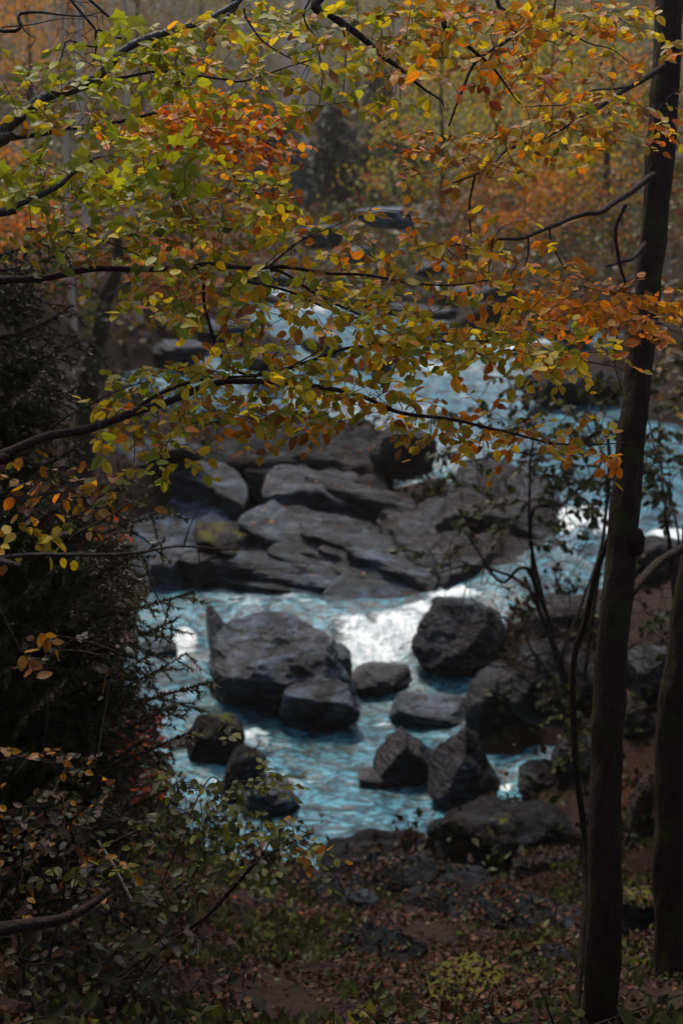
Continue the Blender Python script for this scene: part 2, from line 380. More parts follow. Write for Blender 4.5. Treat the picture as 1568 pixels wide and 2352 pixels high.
X, Y, F = fan(-6, 235, 330, -1.1, 1.1, 300)
Z = ground_h(np.stack([X, Y], -1))
gu, gv, gf = proj(np.stack([X, Y, Z], -1))
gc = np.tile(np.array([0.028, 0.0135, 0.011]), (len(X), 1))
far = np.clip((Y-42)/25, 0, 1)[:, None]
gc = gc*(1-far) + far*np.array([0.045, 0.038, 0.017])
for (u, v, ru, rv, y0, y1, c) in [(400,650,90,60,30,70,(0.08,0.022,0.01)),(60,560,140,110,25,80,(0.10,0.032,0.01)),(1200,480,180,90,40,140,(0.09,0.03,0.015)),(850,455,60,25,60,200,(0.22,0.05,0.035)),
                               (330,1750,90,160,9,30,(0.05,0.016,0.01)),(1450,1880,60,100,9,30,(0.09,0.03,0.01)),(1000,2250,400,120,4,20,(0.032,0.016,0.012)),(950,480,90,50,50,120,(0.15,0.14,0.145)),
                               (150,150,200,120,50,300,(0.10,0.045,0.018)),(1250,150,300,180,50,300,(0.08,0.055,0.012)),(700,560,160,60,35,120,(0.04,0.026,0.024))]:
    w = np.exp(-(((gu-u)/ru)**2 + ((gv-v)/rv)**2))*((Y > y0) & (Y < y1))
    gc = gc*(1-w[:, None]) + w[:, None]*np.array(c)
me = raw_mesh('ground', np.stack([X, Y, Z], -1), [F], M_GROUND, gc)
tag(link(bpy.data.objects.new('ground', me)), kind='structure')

# ------------------------------------------------------------------ river
FOAM = [(845,1490,80,72,1.1),(805,1435,55,30,.85),(905,1450,80,52,1.05),(960,1405,55,26,.9),(1040,1368,70,18,1.0),(600,1388,60,18,.3),(690,1385,60,16,.35),(560,1375,140,45,.5),(660,1360,90,28,.55),(425,1478,35,35,1.0),(400,1600,80,70,.3),(590,1690,55,40,.55),(640,1790,130,28,.5),
        (1160,1803,16,10,1.1),(450,1800,110,80,.22),(900,1590,60,20,.35),(880,1665,40,12,.5),(740,1000,110,45,.8),(860,1060,70,25,.7),(720,680,110,45,.8),(1150,790,170,28,.7),(1000,840,130,30,.5),(1080,900,110,45,.25),
        (1350,1195,120,35,.95),(1540,1232,60,16,1.1),(1050,1010,120,45,.2),(1200,1090,110,60,.2),(930,940,110,35,.35),(430,900,220,50,.35),(1300,770,120,25,.6)]
X, Y, F = fan(12.0, 115, 420, -0.52, 0.56, 300, back=2.0)
Z0 = water_h(np.stack([X, Y], -1))
wu, wv, wf = proj(np.stack([X, Y, Z0], -1))
foam = np.zeros(len(X))
for u, v, ru, rv, s in FOAM:
    foam = np.maximum(foam, s*np.exp(-(((wu-u)/ru)**2 + ((wv-v)/rv)**2)**(2.2 if s > .74 else 1.2)))
pp = np.stack([X, Y*0.8, np.zeros(len(X))], -1)
wrp = np.stack([noise(pp*0.6+5), noise(pp*0.6+31), np.zeros(len(X))], -1)*0.9
amp = 0.035 + 0.11*foam
Z = Z0 + amp*(fbm((pp+wrp)*1.2, 3, 0.5) + 0.5*(0.5-np.abs(noise((pp+wrp)*2.4))))
gh = ground_h(np.stack([X, Y], -1), False)
fq = F[(Z0[F].max(1) > gh[F].min(1) - 0.5)]
me = raw_mesh('river', np.stack([X, Y, Z], -1), [fq], M_WATER, fattr={'foam': foam})
tag(link(bpy.data.objects.new('river', me)), kind='structure')

# ------------------------------------------------------------------ rocks
_ico = {}
def ico(level):
    if level not in _ico:
        bm = bmesh.new(); bmesh.ops.create_icosphere(bm, subdivisions=level, radius=1)
        _ico[level] = (np.array([v.co[:] for v in bm.verts]), np.array([[v.index for v in f.verts] for f in bm.faces])); bm.free()
    return _ico[level]
GREY, BLUE, BROWN = (0.15, 0.145, 0.15), (0.16, 0.185, 0.205), (0.15, 0.115, 0.095)
def rock(label, rect, zw, ratio=0.8, tone=GREY, moss=0.15, tilt=0.0, pitch=0.0, yaw=0.0, planes=(), ncut=9, strata=0.0, lvl=5, rough=1.0, box=2.6, seed=None, name='boulder', cat='boulder', hmul=1.0, group=None, extra=()):
    r = np.random.default_rng(seed if seed is not None else int(abs(rect[0]*7+rect[1]*3)) % 9999)
    u0, v0, u1, v1 = rect; v0 -= .16*(v1-v0); u0, u1 = u0-.03*(u1-u0), u1+.03*(u1-u0)
    b = PZ((u0+u1)/2, v1, zw*S); _, _, d = proj(b)
    w = (u1-u0)*d/FOC; dep = w*ratio; ang = math.atan2(EYE-b[2], b[1])
    H = max(0.2*w, ((v1-v0)*d/FOC - 0.72*dep*math.sin(ang))/math.cos(ang))*hmul
    V, Fc = ico(lvl); V = V.copy()
    V = V/(np.abs(V)**box).sum(1)[:, None]**(1/box)
    cuts = [(np.array(n, float), h) for n, h in planes]
    for k in range(ncut):
        n = r.normal(size=3); n[2] = n[2]*0.8; cuts.append((n, r.uniform(0.72, 0.95)))
    for n, h in cuts:
        n = n/np.linalg.norm(n); ex = np.maximum(0, V @ n - h); V = V - ex[:, None]*n*0.97
    off = r.uniform(0, 90, 3)
    dirn = V/np.linalg.norm(V, axis=1)[:, None]
    V = V + dirn*(0.11*rough*fbm(V*1.5+off, 4)[:, None] + 0.035*rough*(0.4-np.abs(noise(V*4+off)))[:, None] + 0.018*rough*fbm(V*11+off, 2)[:, None])
    if strata:
        q = np.stack([V[:, 0]*0.5, V[:, 1]*0.5, V[:, 2]*5.0], -1) + off
        V = V + dirn*np.array([1, 1, 0.3])*strata*noise(q)[:, None]
    V = V*np.array([w/2, dep/2, H*0.62])
    Rm = np.array(Matrix.Rotation(yaw, 3, 'Z') @ Matrix.Rotation(pitch, 3, 'X') @ Matrix.Rotation(tilt, 3, 'Y'))
    V = V @ Rm.T
    # refit to the seen width
    wx = V[:, 0].max()-V[:, 0].min(); V[:, 0] *= w/wx
    top = V[:, 2].max(); c = np.array([b[0], b[1] + dep*0.42, b[2] + H - top])
    me = raw_mesh(name, V, [Fc], M_ROCK)
    o = link(bpy.data.objects.new(name, me)); o.location = Vector(c)
    o.color = (*(np.array(tone)*np.array([.21, .27, .33])), moss); tag(o, label, cat, group)
    return o
UP = (0, 0, 1)
ROCKS = []
def R(*a, **k): ROCKS.append(rock(*a, **k)); return ROCKS[-1]
R('huge cracked grey boulder with a domed top beside the white fall', (478,1425,810,1632), 0.12, 0.7, (0.19,0.195,0.21), 0.02, tilt=0.10, planes=[((0.3,-0.7,0.75),0.70),((-0.5,-0.5,0.7),0.78),((0.9,-0.25,0.3),0.80)], ncut=7, strata=0.03, lvl=6)
R('sharp dark fin of rock standing against the left end of the huge boulder', (462,1408,535,1530), 0.3, 1.0, (0.10,0.09,0.09), 0.05, tilt=-0.25, planes=[((-0.9,-0.3,0.35),0.35),((0.8,-0.2,0.45),0.4)], ncut=5)
R('rounded wet shoulder rock between the huge boulder and the fall', (738,1485,808,1590), 0.15, 1.3, (0.12,0.14,0.155), 0.0, ncut=6)
R('blocky boulder with pale flat top and brown right end in front of the huge boulder', (645,1572,826,1692), 0.0, 0.75, (0.16,0.15,0.145), 0.2, tilt=0.06, planes=[((0,-1,0.12),0.72),((0.1,-0.25,1),0.62)], ncut=7, strata=0.03)
R('round dark mossy boulder in the pool on the left', (422,1645,556,1765), 0.0, 0.9, (0.07,0.055,0.048), 0.55, planes=[((0.35,-0.9,0.25),0.72)], ncut=5)
R('brown leaning boulder just below the round mossy one', (510,1722,606,1842), 0.0, 0.9, (0.10,0.08,0.07), 0.4, tilt=0.3, ncut=7)
R('pale low rock washed over at the pool edge below the brown boulder', (552,1785,690,1880), -0.05, 0.9, (0.20,0.18,0.17), 0.05, tilt=0.1, ncut=5)
R('small dark stone touching the round mossy boulder', (380,1697,436,1737), 0.0, 0.9, (0.12,0.10,0.10), 0.1)
R('low bluish rock in the white water behind the spruce tips', (318,1468,402,1518), 0.3, 0.9, (0.17,0.18,0.19), 0.0, tilt=0.1)
R('large streaky boulder right of the white fall', (952,1382,1165,1535), 0.42, 0.8, (0.115,0.098,0.092), 0.25, tilt=0.12, planes=[((-0.2,-0.75,0.7),0.66),((-0.8,-0.5,0.2),0.75)], strata=0.04, lvl=6)
R('low wet brown rock at the foot of the fall', (806,1525,940,1595), 0.08, 0.9, (0.11,0.088,0.08), 0.1, tilt=-0.1, strata=0.04)
R('flat slab with a smooth grey top face in the middle of the pool', (893,1600,1078,1672), 0.02, 0.55, (0.17,0.165,0.17), 0.0, tilt=0.03, planes=[((0.05,-0.5,0.86),0.42),((0.75,-0.4,0.3),0.72)], ncut=4, rough=0.5)
R('tiny dark stone peeping out of the water behind the flat slab', (985,1580,1025,1606), 0.05, 0.9, (0.08,0.065,0.06), 0.0, lvl=4)
R('big black rounded boulder with a shining top edge on the right', (1075,1538,1262,1715), 0.05, 0.9, (0.045,0.036,0.036), 0.1, tilt=0.05, ncut=6)
R('black wedge boulder with a slanting right face', (868,1684,1022,1812), -0.02, 0.8, (0.065,0.055,0.053), 0.1, tilt=0.5, planes=[((0.1,-0.95,0.1),0.55),((-0.9,-0.2,0.2),0.7),((0.3,-0.1,0.9),0.45)], ncut=5, box=3.2)
R('pyramid shaped speckled boulder standing in the pool', (988,1690,1152,1868), -0.02, 0.85, (0.135,0.12,0.115), 0.3, planes=[((0.75,-0.35,0.6),0.36),((-0.75,-0.3,0.6),0.38),((0.05,-0.9,0.45),0.55)], ncut=5)
R('drowned rock breaking the surface beside the black wedge boulder', (826,1768,920,1806), 0.0, 0.8, (0.10,0.08,0.08), 0.0)
R('dark layered ledge at the right edge of the pool', (1197,1750,1345,1850), 0.1, 0.8, (0.055,0.043,0.04), 0.2, tilt=0.15, strata=0.10)
R('massive black bank rock with a moss patch on its left shoulder', (984,1850,1345,2060), 0.25, 0.7, (0.05,0.04,0.038), 0.4, tilt=0.1, strata=0.05, lvl=6)
R('reddish brown ledge jutting from the dark right bank', (1184,1958,1345,2035), 0.75, 0.6, (0.12,0.07,0.055), 0.1, tilt=-0.15, strata=0.08)
R('bright moss covered mound at the bottom of the slope', (985,2225,1170,2330), 2.72, 1.3, (0.12,0.11,0.08), 1.25, tilt=-0.3, hmul=.95, name='mossy_rock', cat='rock')
R('small wet slab above the black hollow of the near bank', (775,2045,870,2085), 1.0, 0.6, (0.12,0.13,0.14), 0.2, tilt=0.15)
R('brown stone behind the foot of the right trunk', (1425,1620,1510,1712), 0.8, 0.8, (0.16,0.115,0.085), 0.3, tilt=0.3)
R('dark boulder under the mossy sapling on the right bank', (1180,1480,1375,1660), .8, .9, (.05,.04,.038), .25, tilt=.1)
R('low black rock at the foot of the tangled shrub', (1275,1690,1410,1800), .5, .9, (.045,.036,.034), .25)
R('brown angular rock seen between the two right trunks', (1440,1490,1568,1620), 1.1, .9, (.10,.075,.062), .25, tilt=.2)
R('grey brown rock above the chute behind the twigs', (1230,1370,1400,1480), 1.0, .9, (.10,.08,.07), .2, tilt=.15)
R('rusty leaf covered rock right of the tall trunk', (1425,1790,1520,1990), .7, .8, (.16,.075,.04), .2, tilt=.3)
R('dim mossy rock low between the right trunks', (1420,2050,1540,2170), 1.8, .9, (.05,.045,.035), .6, tilt=.1)
# shelf of bedrock in the middle
R('wide blue grey sloping bedrock left of the shelf', (190,1080,530,1338), 0.7, 1.5, (0.20,0.22,0.24), 0.05, tilt=0.18, pitch=0.30, strata=0.05, lvl=6, ncut=5, hmul=.62, name='bedrock', cat='rock')
R('mossy brown outcrop hung with dead grass', (435,1150,585,1295), 0.85, 1.7, (0.11,0.085,0.07), 0.6, tilt=0.35, strata=0.06, hmul=.6, name='outcrop', cat='rock')
R('squarish blue block at the left end of the mid pool', (343,1280,415,1345), 0.6, 0.8, (0.15,0.175,0.195), 0.0, box=4, ncut=3)
R('brown block next to the squarish blue one', (412,1275,512,1338), 0.66, 0.8, (0.13,0.105,0.095), 0.1, box=3.5)
R('dark brown rock between the two upper streams', (855,992,1005,1085), 1.65, 0.7, (0.085,0.065,0.056), 0.25, tilt=0.15)
R('brown rock right of the trunk under the white band', (1450,1240,1568,1350), 1.15, 0.8, (0.14,0.115,0.105), 0.2, tilt=0.25)
R('dark block holding back the upper pool behind the right trunk', (1195,858,1440,938), 1.95, 0.4, (0.06,0.047,0.042), 0.3, tilt=0.05)
R('stone in the middle of the upper fall', (1195,800,1240,850), 2.2, 0.9, (0.06,0.06,0.065), 0.0, lvl=4)
R('small wet rock in the left stream above the bedrock', (560,950,690,1010), 1.95, 0.8, (0.10,0.085,0.08), 0.2)
# long beds of rock: a rounded bar whose lit top and dark broken front run along a line
def bed(label, A, B, w, h, tone, moss=0.1, under=0.25, dip=0.22, strata=1.0, seed=1, cat='rock', name='flat_rock', mid=None, rough=1.0):
    r = np.random.default_rng(seed); a = PZ(A[0], A[1], A[2]*S); b = PZ(B[0], B[1], B[2]*S)
    L = np.linalg.norm(b-a); n = int(max(30, L*22)); t = np.linspace(0, 1, n)
    line = a + (b-a)*t[:, None]
    if mid: m = PZ(mid[0], mid[1], mid[2]*S); line = (1-t)[:, None]**2*a + 2*(t*(1-t))[:, None]*(2*m-.5*(a+b)) + (t**2)[:, None]*b
    ax = (b-a)/L; bk = np.cross([0, 0, 1], ax); bk /= np.linalg.norm(bk)
    if bk[1] < 0: bk = -bk
    # section (back distance, height): back foot, top, rounded brow, undercut front, foot
    sec = np.array([(w*1.15, -h*1.4), (w*1.1, -.5*h), (w, dip*w), (w*.7, dip*w*.9), (w*.4, dip*w*.6), (w*.15, .03), (.06*w, .0), (0, -.06*h), (-.02*w, -.2*h), (.03*w, -.4*h), (under*.6*h, -.65*h), (under*h, -.95*h), (under*h*1.1, -1.5*h)])
    sec = smooth_path(sec, 4); m = len(sec)
    end = np.minimum(1, np.minimum(t, 1-t)/.12)**.5*.75+.25
    off = r.uniform(0, 80)
    br = 1+.28*noise(np.stack([t*L*.8+off, t*0, t*0], -1)) + .16*noise(np.stack([t*L*2.6+off, t*0+4, t*0], -1))
    V = line[:, None, :] + (sec[:, 0][None, :]*(end*br)[:, None])[..., None]*bk + (sec[:, 1][None, :]*(end*br)[:, None])[..., None]*np.array([0, 0, 1.0])
    V = V.reshape(-1, 3)
    q = np.stack([V@ax*.55, V@bk*1.4, V[:, 2]*1.4], -1)
    nrm = np.repeat(np.gradient(sec, axis=0)[None], n, 0).reshape(-1, 2); nn = -nrm[:, 1:2]*bk + nrm[:, 0:1]*np.array([0, 0, 1.0]); nn /= np.linalg.norm(nn, axis=1)[:, None]+1e-6
    lay = np.stack([V@ax*.25, V@bk*.4, (V[:, 2]+.25*(V@bk))*6/max(.3, h)], -1)
    V = V - nn*(rough*.16*h*fbm(q*1.3+off, 4) + strata*.10*h*noise(lay+off) + .05*h*(.4-np.abs(noise(q*4+off))))[:, None]
    i = np.arange(n-1)[:, None]*m; j = np.arange(m-1)[None, :]
    F = np.stack([i+j, i+j+1, i+m+j+1, i+m+j], -1).reshape(-1, 4)
    k = len(V); V = np.vstack([V, V[:m].mean(0), V[-m:].mean(0)]); e = np.arange(m-1)
    C = np.vstack([np.stack([e+1, e, np.full(m-1, k)], -1), np.stack([e+(n-1)*m, e+1+(n-1)*m, np.full(m-1, k+1)], -1)])
    c = V.mean(0)
    o = link(bpy.data.objects.new(name, raw_mesh(name, V-c, [F, C], M_ROCK))); o.location = Vector(c)
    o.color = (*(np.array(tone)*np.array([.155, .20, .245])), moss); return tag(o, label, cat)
bed('broad brown hump of bedrock under the upper white flow', (470,1062,1.75), (905,1100,1.45), 2.2, 0.9, (.12,.09,.075), .35, seed=2, mid=(690,1050,1.85))
bed('brown broken ledge above the log shaped rock', (560,1090,1.6), (880,1150,1.35), 0.9, 0.55, (.11,.085,.07), .3, seed=12)
bed('log shaped rounded rock with a lit upper side', (602,1140,1.5), (875,1180,1.2), 1.25, 0.85, (.14,.135,.14), .0, seed=3, mid=(720,1132,1.5), strata=.5)
bed('long slanting slab left of the log shaped rock', (545,1198,1.3), (780,1300,.85), 1.05, 0.65, (.15,.16,.17), .0, seed=4, strata=.6)
bed('thin upper plate of rock in the middle of the shelf', (690,1222,1.2), (940,1295,.95), 0.8, 0.36, (.14,.135,.14), .1, seed=5)
bed('thin lower plate of rock in the middle of the shelf', (730,1258,1.05), (930,1325,.8), 0.8, 0.32, (.13,.13,.135), .1, seed=6)
bed('smooth dark slab sloping down right to the chute', (765,1302,.9), (985,1400,.62), 1.3, 0.7, (.12,.12,.125), .0, seed=7, strata=.5)
bed('low flat wet slab with red leaves in its cracks', (495,1325,.72), (775,1372,.62), 1.5, .3, (.17,.19,.21), .0, seed=8)
bed('low broken ledge above the flat wet slab', (480,1290,.95), (700,1322,.8), 0.7, 0.45, (.13,.12,.12), .1, seed=9)
bed('smooth blue sheet of rock at the lip of the mid pool', (735,1372,.68), (950,1420,.58), 1.6, .3, (.14,.17,.19), .0, seed=10, strata=.3, rough=.6)
bed('narrow split bed between the log shaped rock and the plates', (640,1190,1.25), (900,1245,1.0), .6, .5, (.12,.115,.115), .05, seed=31)
bed('thin bluish plate stepping down to the mid pool', (560,1305,.85), (800,1362,.68), .6, .35, (.16,.18,.195), .0, seed=32)
bed('thin tilted plate above the smooth dark slab', (790,1258,1.15), (992,1352,.85), .45, .42, (.13,.13,.135), .0, seed=41)
bed('dark tilted rib between the slanting slab and the blue sheet', (610,1262,1.05), (770,1345,.72), .4, .4, (.10,.095,.095), .05, seed=42)
bed('brown tilted rib behind the log shaped rock', (700,1098,1.65), (960,1182,1.3), .5, .5, (.11,.085,.072), .15, seed=43)
bed('brown slanting rock right of the shelf', (865,1190,1.35), (1030,1340,.9), 1.4, 0.9, (.13,.10,.09), .15, seed=11)
bed('wide brown rock behind the tangled shrub', (1000,1205,1.4), (1290,1260,1.15), 2.2, .8, (.15,.115,.10), .2, seed=13, mid=(1120,1170,1.6))
bed('low brown ledge above the chute', (1010,1290,1.1), (1280,1330,.95), 1.4, .4, (.13,.10,.09), .2, seed=14)
bed('pale ridge of rock above the blue sloping bedrock', (205,1048,2.0), (560,1160,1.35), 1.0, .55, (.20,.20,.205), .1, seed=15, mid=(390,1080,1.75))
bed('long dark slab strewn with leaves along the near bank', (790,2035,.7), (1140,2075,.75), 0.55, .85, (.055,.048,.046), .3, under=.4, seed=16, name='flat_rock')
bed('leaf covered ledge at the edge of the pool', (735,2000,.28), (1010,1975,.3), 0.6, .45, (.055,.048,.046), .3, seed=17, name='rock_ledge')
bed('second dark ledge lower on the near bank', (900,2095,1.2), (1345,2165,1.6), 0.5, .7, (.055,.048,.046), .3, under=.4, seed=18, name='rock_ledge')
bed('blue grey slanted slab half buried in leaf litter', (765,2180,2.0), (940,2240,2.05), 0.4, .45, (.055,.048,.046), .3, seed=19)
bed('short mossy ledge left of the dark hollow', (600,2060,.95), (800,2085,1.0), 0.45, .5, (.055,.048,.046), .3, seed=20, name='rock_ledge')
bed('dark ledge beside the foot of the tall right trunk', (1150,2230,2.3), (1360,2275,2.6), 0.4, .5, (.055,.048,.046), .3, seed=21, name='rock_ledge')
UPR = [('grey rounded rock at the left stream head',(350,760,470,830),2.55,GREY),('pale cluster stone below the thin trunks',(290,745,350,800),2.7,(0.24,0.23,0.22)),('bluish slab across the left stream',(400,720,560,780),2.7,BLUE),
       ('brown rock in midstream under the beech spray',(690,760,790,810),2.55,BROWN),('dark rock left of the yellow spray',(560,800,650,850),2.4,(0.10,0.085,0.08)),('rusty rock beside the upper chute',(820,805,905,850),2.15,BROWN),
       ('low dark bar of rock across the upper river',(880,690,1060,730),2.9,(0.09,0.075,0.072)),('grey ledge in the far river bend',(560,600,690,650),3.3,GREY),('pale stones at the far river bend',(760,555,860,600),3.7,(0.24,0.22,0.22)),
       ('dark ledge of the far right shore',(1040,640,1200,690),3.1,(0.08,0.065,0.06)),('grey rock at the far right shore',(940,590,1040,630),3.5,GREY),('far flat grey rock below the red bracken',(820,462,960,520),4.6,(0.22,0.21,0.225)),
       ('wet grey rock at the left bank of the stream',(60,850,190,920),2.3,BLUE),('slanted grey rock among the left stream foam',(200,900,330,980),2.1,BLUE),('brown boulder under the left end of the beech branch',(330,985,470,1060),1.95,BROWN),
       ('dark rock below the right orange spray',(1230,720,1370,780),2.75,(0.075,0.06,0.055)),('mossy rock at the foot of the far spruce',(690,500,790,560),4.2,(0.12,0.10,0.08)),('dim boulder on the far left shore',(430,620,540,690),3.1,(0.09,0.075,0.07))]
for lb, rc, zz, tn in UPR:
    R(lb, rc, zz, 0.8, tn, 0.15, hmul=.65, tilt=rng.uniform(-.1, .25), strata=0.05)

# layered bedrock shelf between the two channels: beds dip away to the right, broken edges face the near bank
c0 = PZ(180, 1400, .5*S); c1 = PZ(1330, 960, 2*S)
gx = np.linspace(-8.2, 7.5, 330); gy = np.linspace(c0[1]-1, c1[1]+2.5, 330)
XX, YY = np.meshgrid(gx, gy); X = XX.ravel(); Y = YY.ravel()
b0 = ground_h(np.stack([X, Y], -1), False)
q = np.stack([X, Y, 0*X], -1)
sc_ = X*-.80 + Y*-.60 + .55*noise(q*.35) + .12*fbm(q*1.3, 3)
al = X*.60 - Y*.80
def beds(f, sharp, ph):
    ss = sc_*f+ph; fr = ss-np.floor(ss); return np.where(fr < sharp, fr/sharp, (1-fr)/(1-sharp))
k_ = .45+.55*noise(np.stack([al*.28, sc_*.5, 0*al], -1))
zz = b0 - .42 + .40*(beds(.52, .86, 0)*(.6+.5*k_)-.45) + .16*(beds(1.45, .82, .3)-.5) + .07*fbm(q*1.7, 4) + .05*(.4-np.abs(noise(q*3.1)))
su, sv, sf = proj(np.stack([X, Y, zz], -1))
wz_ = water_h(np.stack([X, Y], -1))
edge = np.minimum(np.minimum((su-150)/90, (1320-su)/90), np.minimum((1420-sv)/40, (sv-960)/40)).clip(-1, 1)
zz = zz - .5*(1-edge.clip(0, 1))
i = np.arange(329)[:, None]*330; j = np.arange(329)[None, :]
F = np.stack([i+j, i+j+1, i+331+j, i+330+j], -1).reshape(-1, 4)
F = F[edge[F].max(1) > -.3]
cc_ = np.array([float(X.mean()), float(Y.mean()), float(zz.mean())])
o = link(bpy.data.objects.new('bedrock_shelf', raw_mesh('bedrock_shelf', np.stack([X, Y, zz], -1)-cc_, [F], M_ROCK))); o.location = Vector(cc_)
o.color = (.020, .015, .014, .15); tag(o, 'long layered shelf of bedrock between the two channels of the river', 'rock')

# ------------------------------------------------------------------ leaves
def beech_shape(seed):
    r = np.random.default_rng(seed)
    fold, curl, wv = r.uniform(0.1, 0.45), r.uniform(-0.35, 0.25), r.uniform(0.02, 0.07)
    ys = [0, .3, .65, 1.0]; V = [(0, y, 0) for y in ys]
    for s in (-1, 1):
        for x, y in ((.23, .14), (.33, .43), (.21, .78)):
            V.append((s*x, y, abs(x)*fold + r.uniform(-wv, wv)))
    V = np.array(V, float); V[:, 2] += curl*(V[:, 1]**2)
    F = []
    for s, b in ((0, 4), (1, 7)):
        t = [(0, 1, b), (1, b+1, b), (1, 2, b+1), (2, b+2, b+1), (2, 3, b+2)]
        F += [x if s else x[::-1] for x in t]
    V[:, 0] += r.uniform(-0.12, 0.12)*V[:, 1]**2
    return V, np.array(F), np.stack([V[:, 0], V[:, 1]], -1)
def lobed_shape(seed):
    r = np.random.default_rng(seed); lob = []
    for k, (an, rr) in enumerate([(-150, .35), (-118, .62), (-95, .52), (-62, .84), (-30, .66), (-12, .78), (0, 1.0), (12, .78), (30, .66), (62, .84), (95, .52), (118, .62), (150, .35)]):
        a = math.radians(90-an); lob.append((rr*math.cos(a)*.62, .35+rr*math.sin(a)*.62, r.uniform(-.05, .05) + .12*abs(math.cos(a)*rr)))
    V = np.array([(0, .3, -0.02)] + lob + [(0, 0, 0)]); n = len(lob)
    F = [(0, i+1, i+2)[::-1] for i in range(n-1)] + [(0, n, n+1)[::-1], (0, n+1, 1)[::-1]]
    V[:, 2] += r.uniform(-.3, .1)*V[:, 1]**2
    return V, np.array(F), np.stack([V[:, 0], V[:, 1]], -1)
def simple_shape(bend=0.25):
    V = np.array([(0, 0, 0), (.3, .45, .08), (0, 1, -bend*.4), (-.3, .45, .08)], float)
    return V, np.array([(0, 1, 2), (0, 2, 3)]), V[:, :2].copy()
SHAPES = [beech_shape(i) for i in range(6)] + [lobed_shape(i) for i in range(3)]
SIMPLE = simple_shape()
PAL = {'G': [(.25, .27, .012), (.31, .30, .012), (.19, .21, .014), (.36, .34, .012)], 'L': [(.36, .38, .012), (.48, .46, .012), (.28, .31, .014)],
       'D': [(.14, .14, .014), (.17, .155, .014), (.11, .115, .016)],
       'Y': [(.62, .40, .008), (.52, .36, .010), (.68, .47, .010), (.44, .31, .010)], 'O': [(.72, .21, .006), (.64, .16, .006), (.74, .31, .008)],
       'B': [(.36, .145, .010), (.28, .10, .012), (.40, .19, .012)], 'R': [(.38, .055, .014), (.46, .085, .016)],
       'K': [(.030, .036, .012), (.044, .044, .015), (.026, .026, .012)], 'H': [(.07, .085, .028), (.09, .10, .028), (.05, .065, .022)]}
PAL['P'] = [(.055, .021, .012), (.08, .030, .014), (.036, .016, .010), (.085, .045, .024)]
PLIST = [(k, i) for k in PAL for i in range(len(PAL[k]))]
def pick(spec, n):
    ks = []; ws = []
    for i in range(0, len(spec), 2): ks.append(spec[i]); ws.append(float(spec[i+1]))
    ch = rng.choice(len(ks), n, p=np.array(ws)/sum(ws))
    return [(ks[c], int(rng.integers(len(PAL[ks[c]])))) for c in ch]
_leafmesh = {}
def leaf_mesh(sh, pc, m):
    key = (sh, pc, m.name)
    if key not in _leafmesh:
        V, F, U = SHAPES[sh]
        _leafmesh[key] = raw_mesh('leaf', V, [F], m, np.tile(PAL[pc[0]][pc[1]], (len(V), 1)), U)
    return _leafmesh[key]
def frames(dirs, nrm):
    y = dirs/(np.linalg.norm(dirs, axis=1)[:, None]+1e-9)
    x = np.cross(y, nrm); x /= np.linalg.norm(x, axis=1)[:, None]+1e-9
    z = np.cross(x, y); return np.stack([x, y, z], -1)
def leaf_cloud(name, pos_, dirs, nrm, size, cols, m, parent=None, shape=None, label=None, kind='stuff', jitter=0.12):
    V, F, U = shape or SIMPLE; n = len(pos_)
    R3 = frames(dirs, nrm)*np.asarray(size)[:, None, None]
    W = np.einsum('nij,vj->nvi', R3, V) + pos_[:, None, :]
    W = W.reshape(-1, 3); FF = (F[None] + (np.arange(n)*len(V))[:, None, None]).reshape(-1, F.shape[1])
    c = np.asarray(cols)*(1+rng.normal(0, jitter, (n, 1))).clip(.6, 1.5)
    if parent is not None: W = W - np.array(parent.matrix_basis.translation)
    me = raw_mesh(name, W, [FF], m, np.repeat(c, len(V), 0), np.tile(U, (n, 1)))
    o = link(bpy.data.objects.new(name, me)); o.parent = parent
    if kind: o['kind'] = kind
    return tag(o, label)
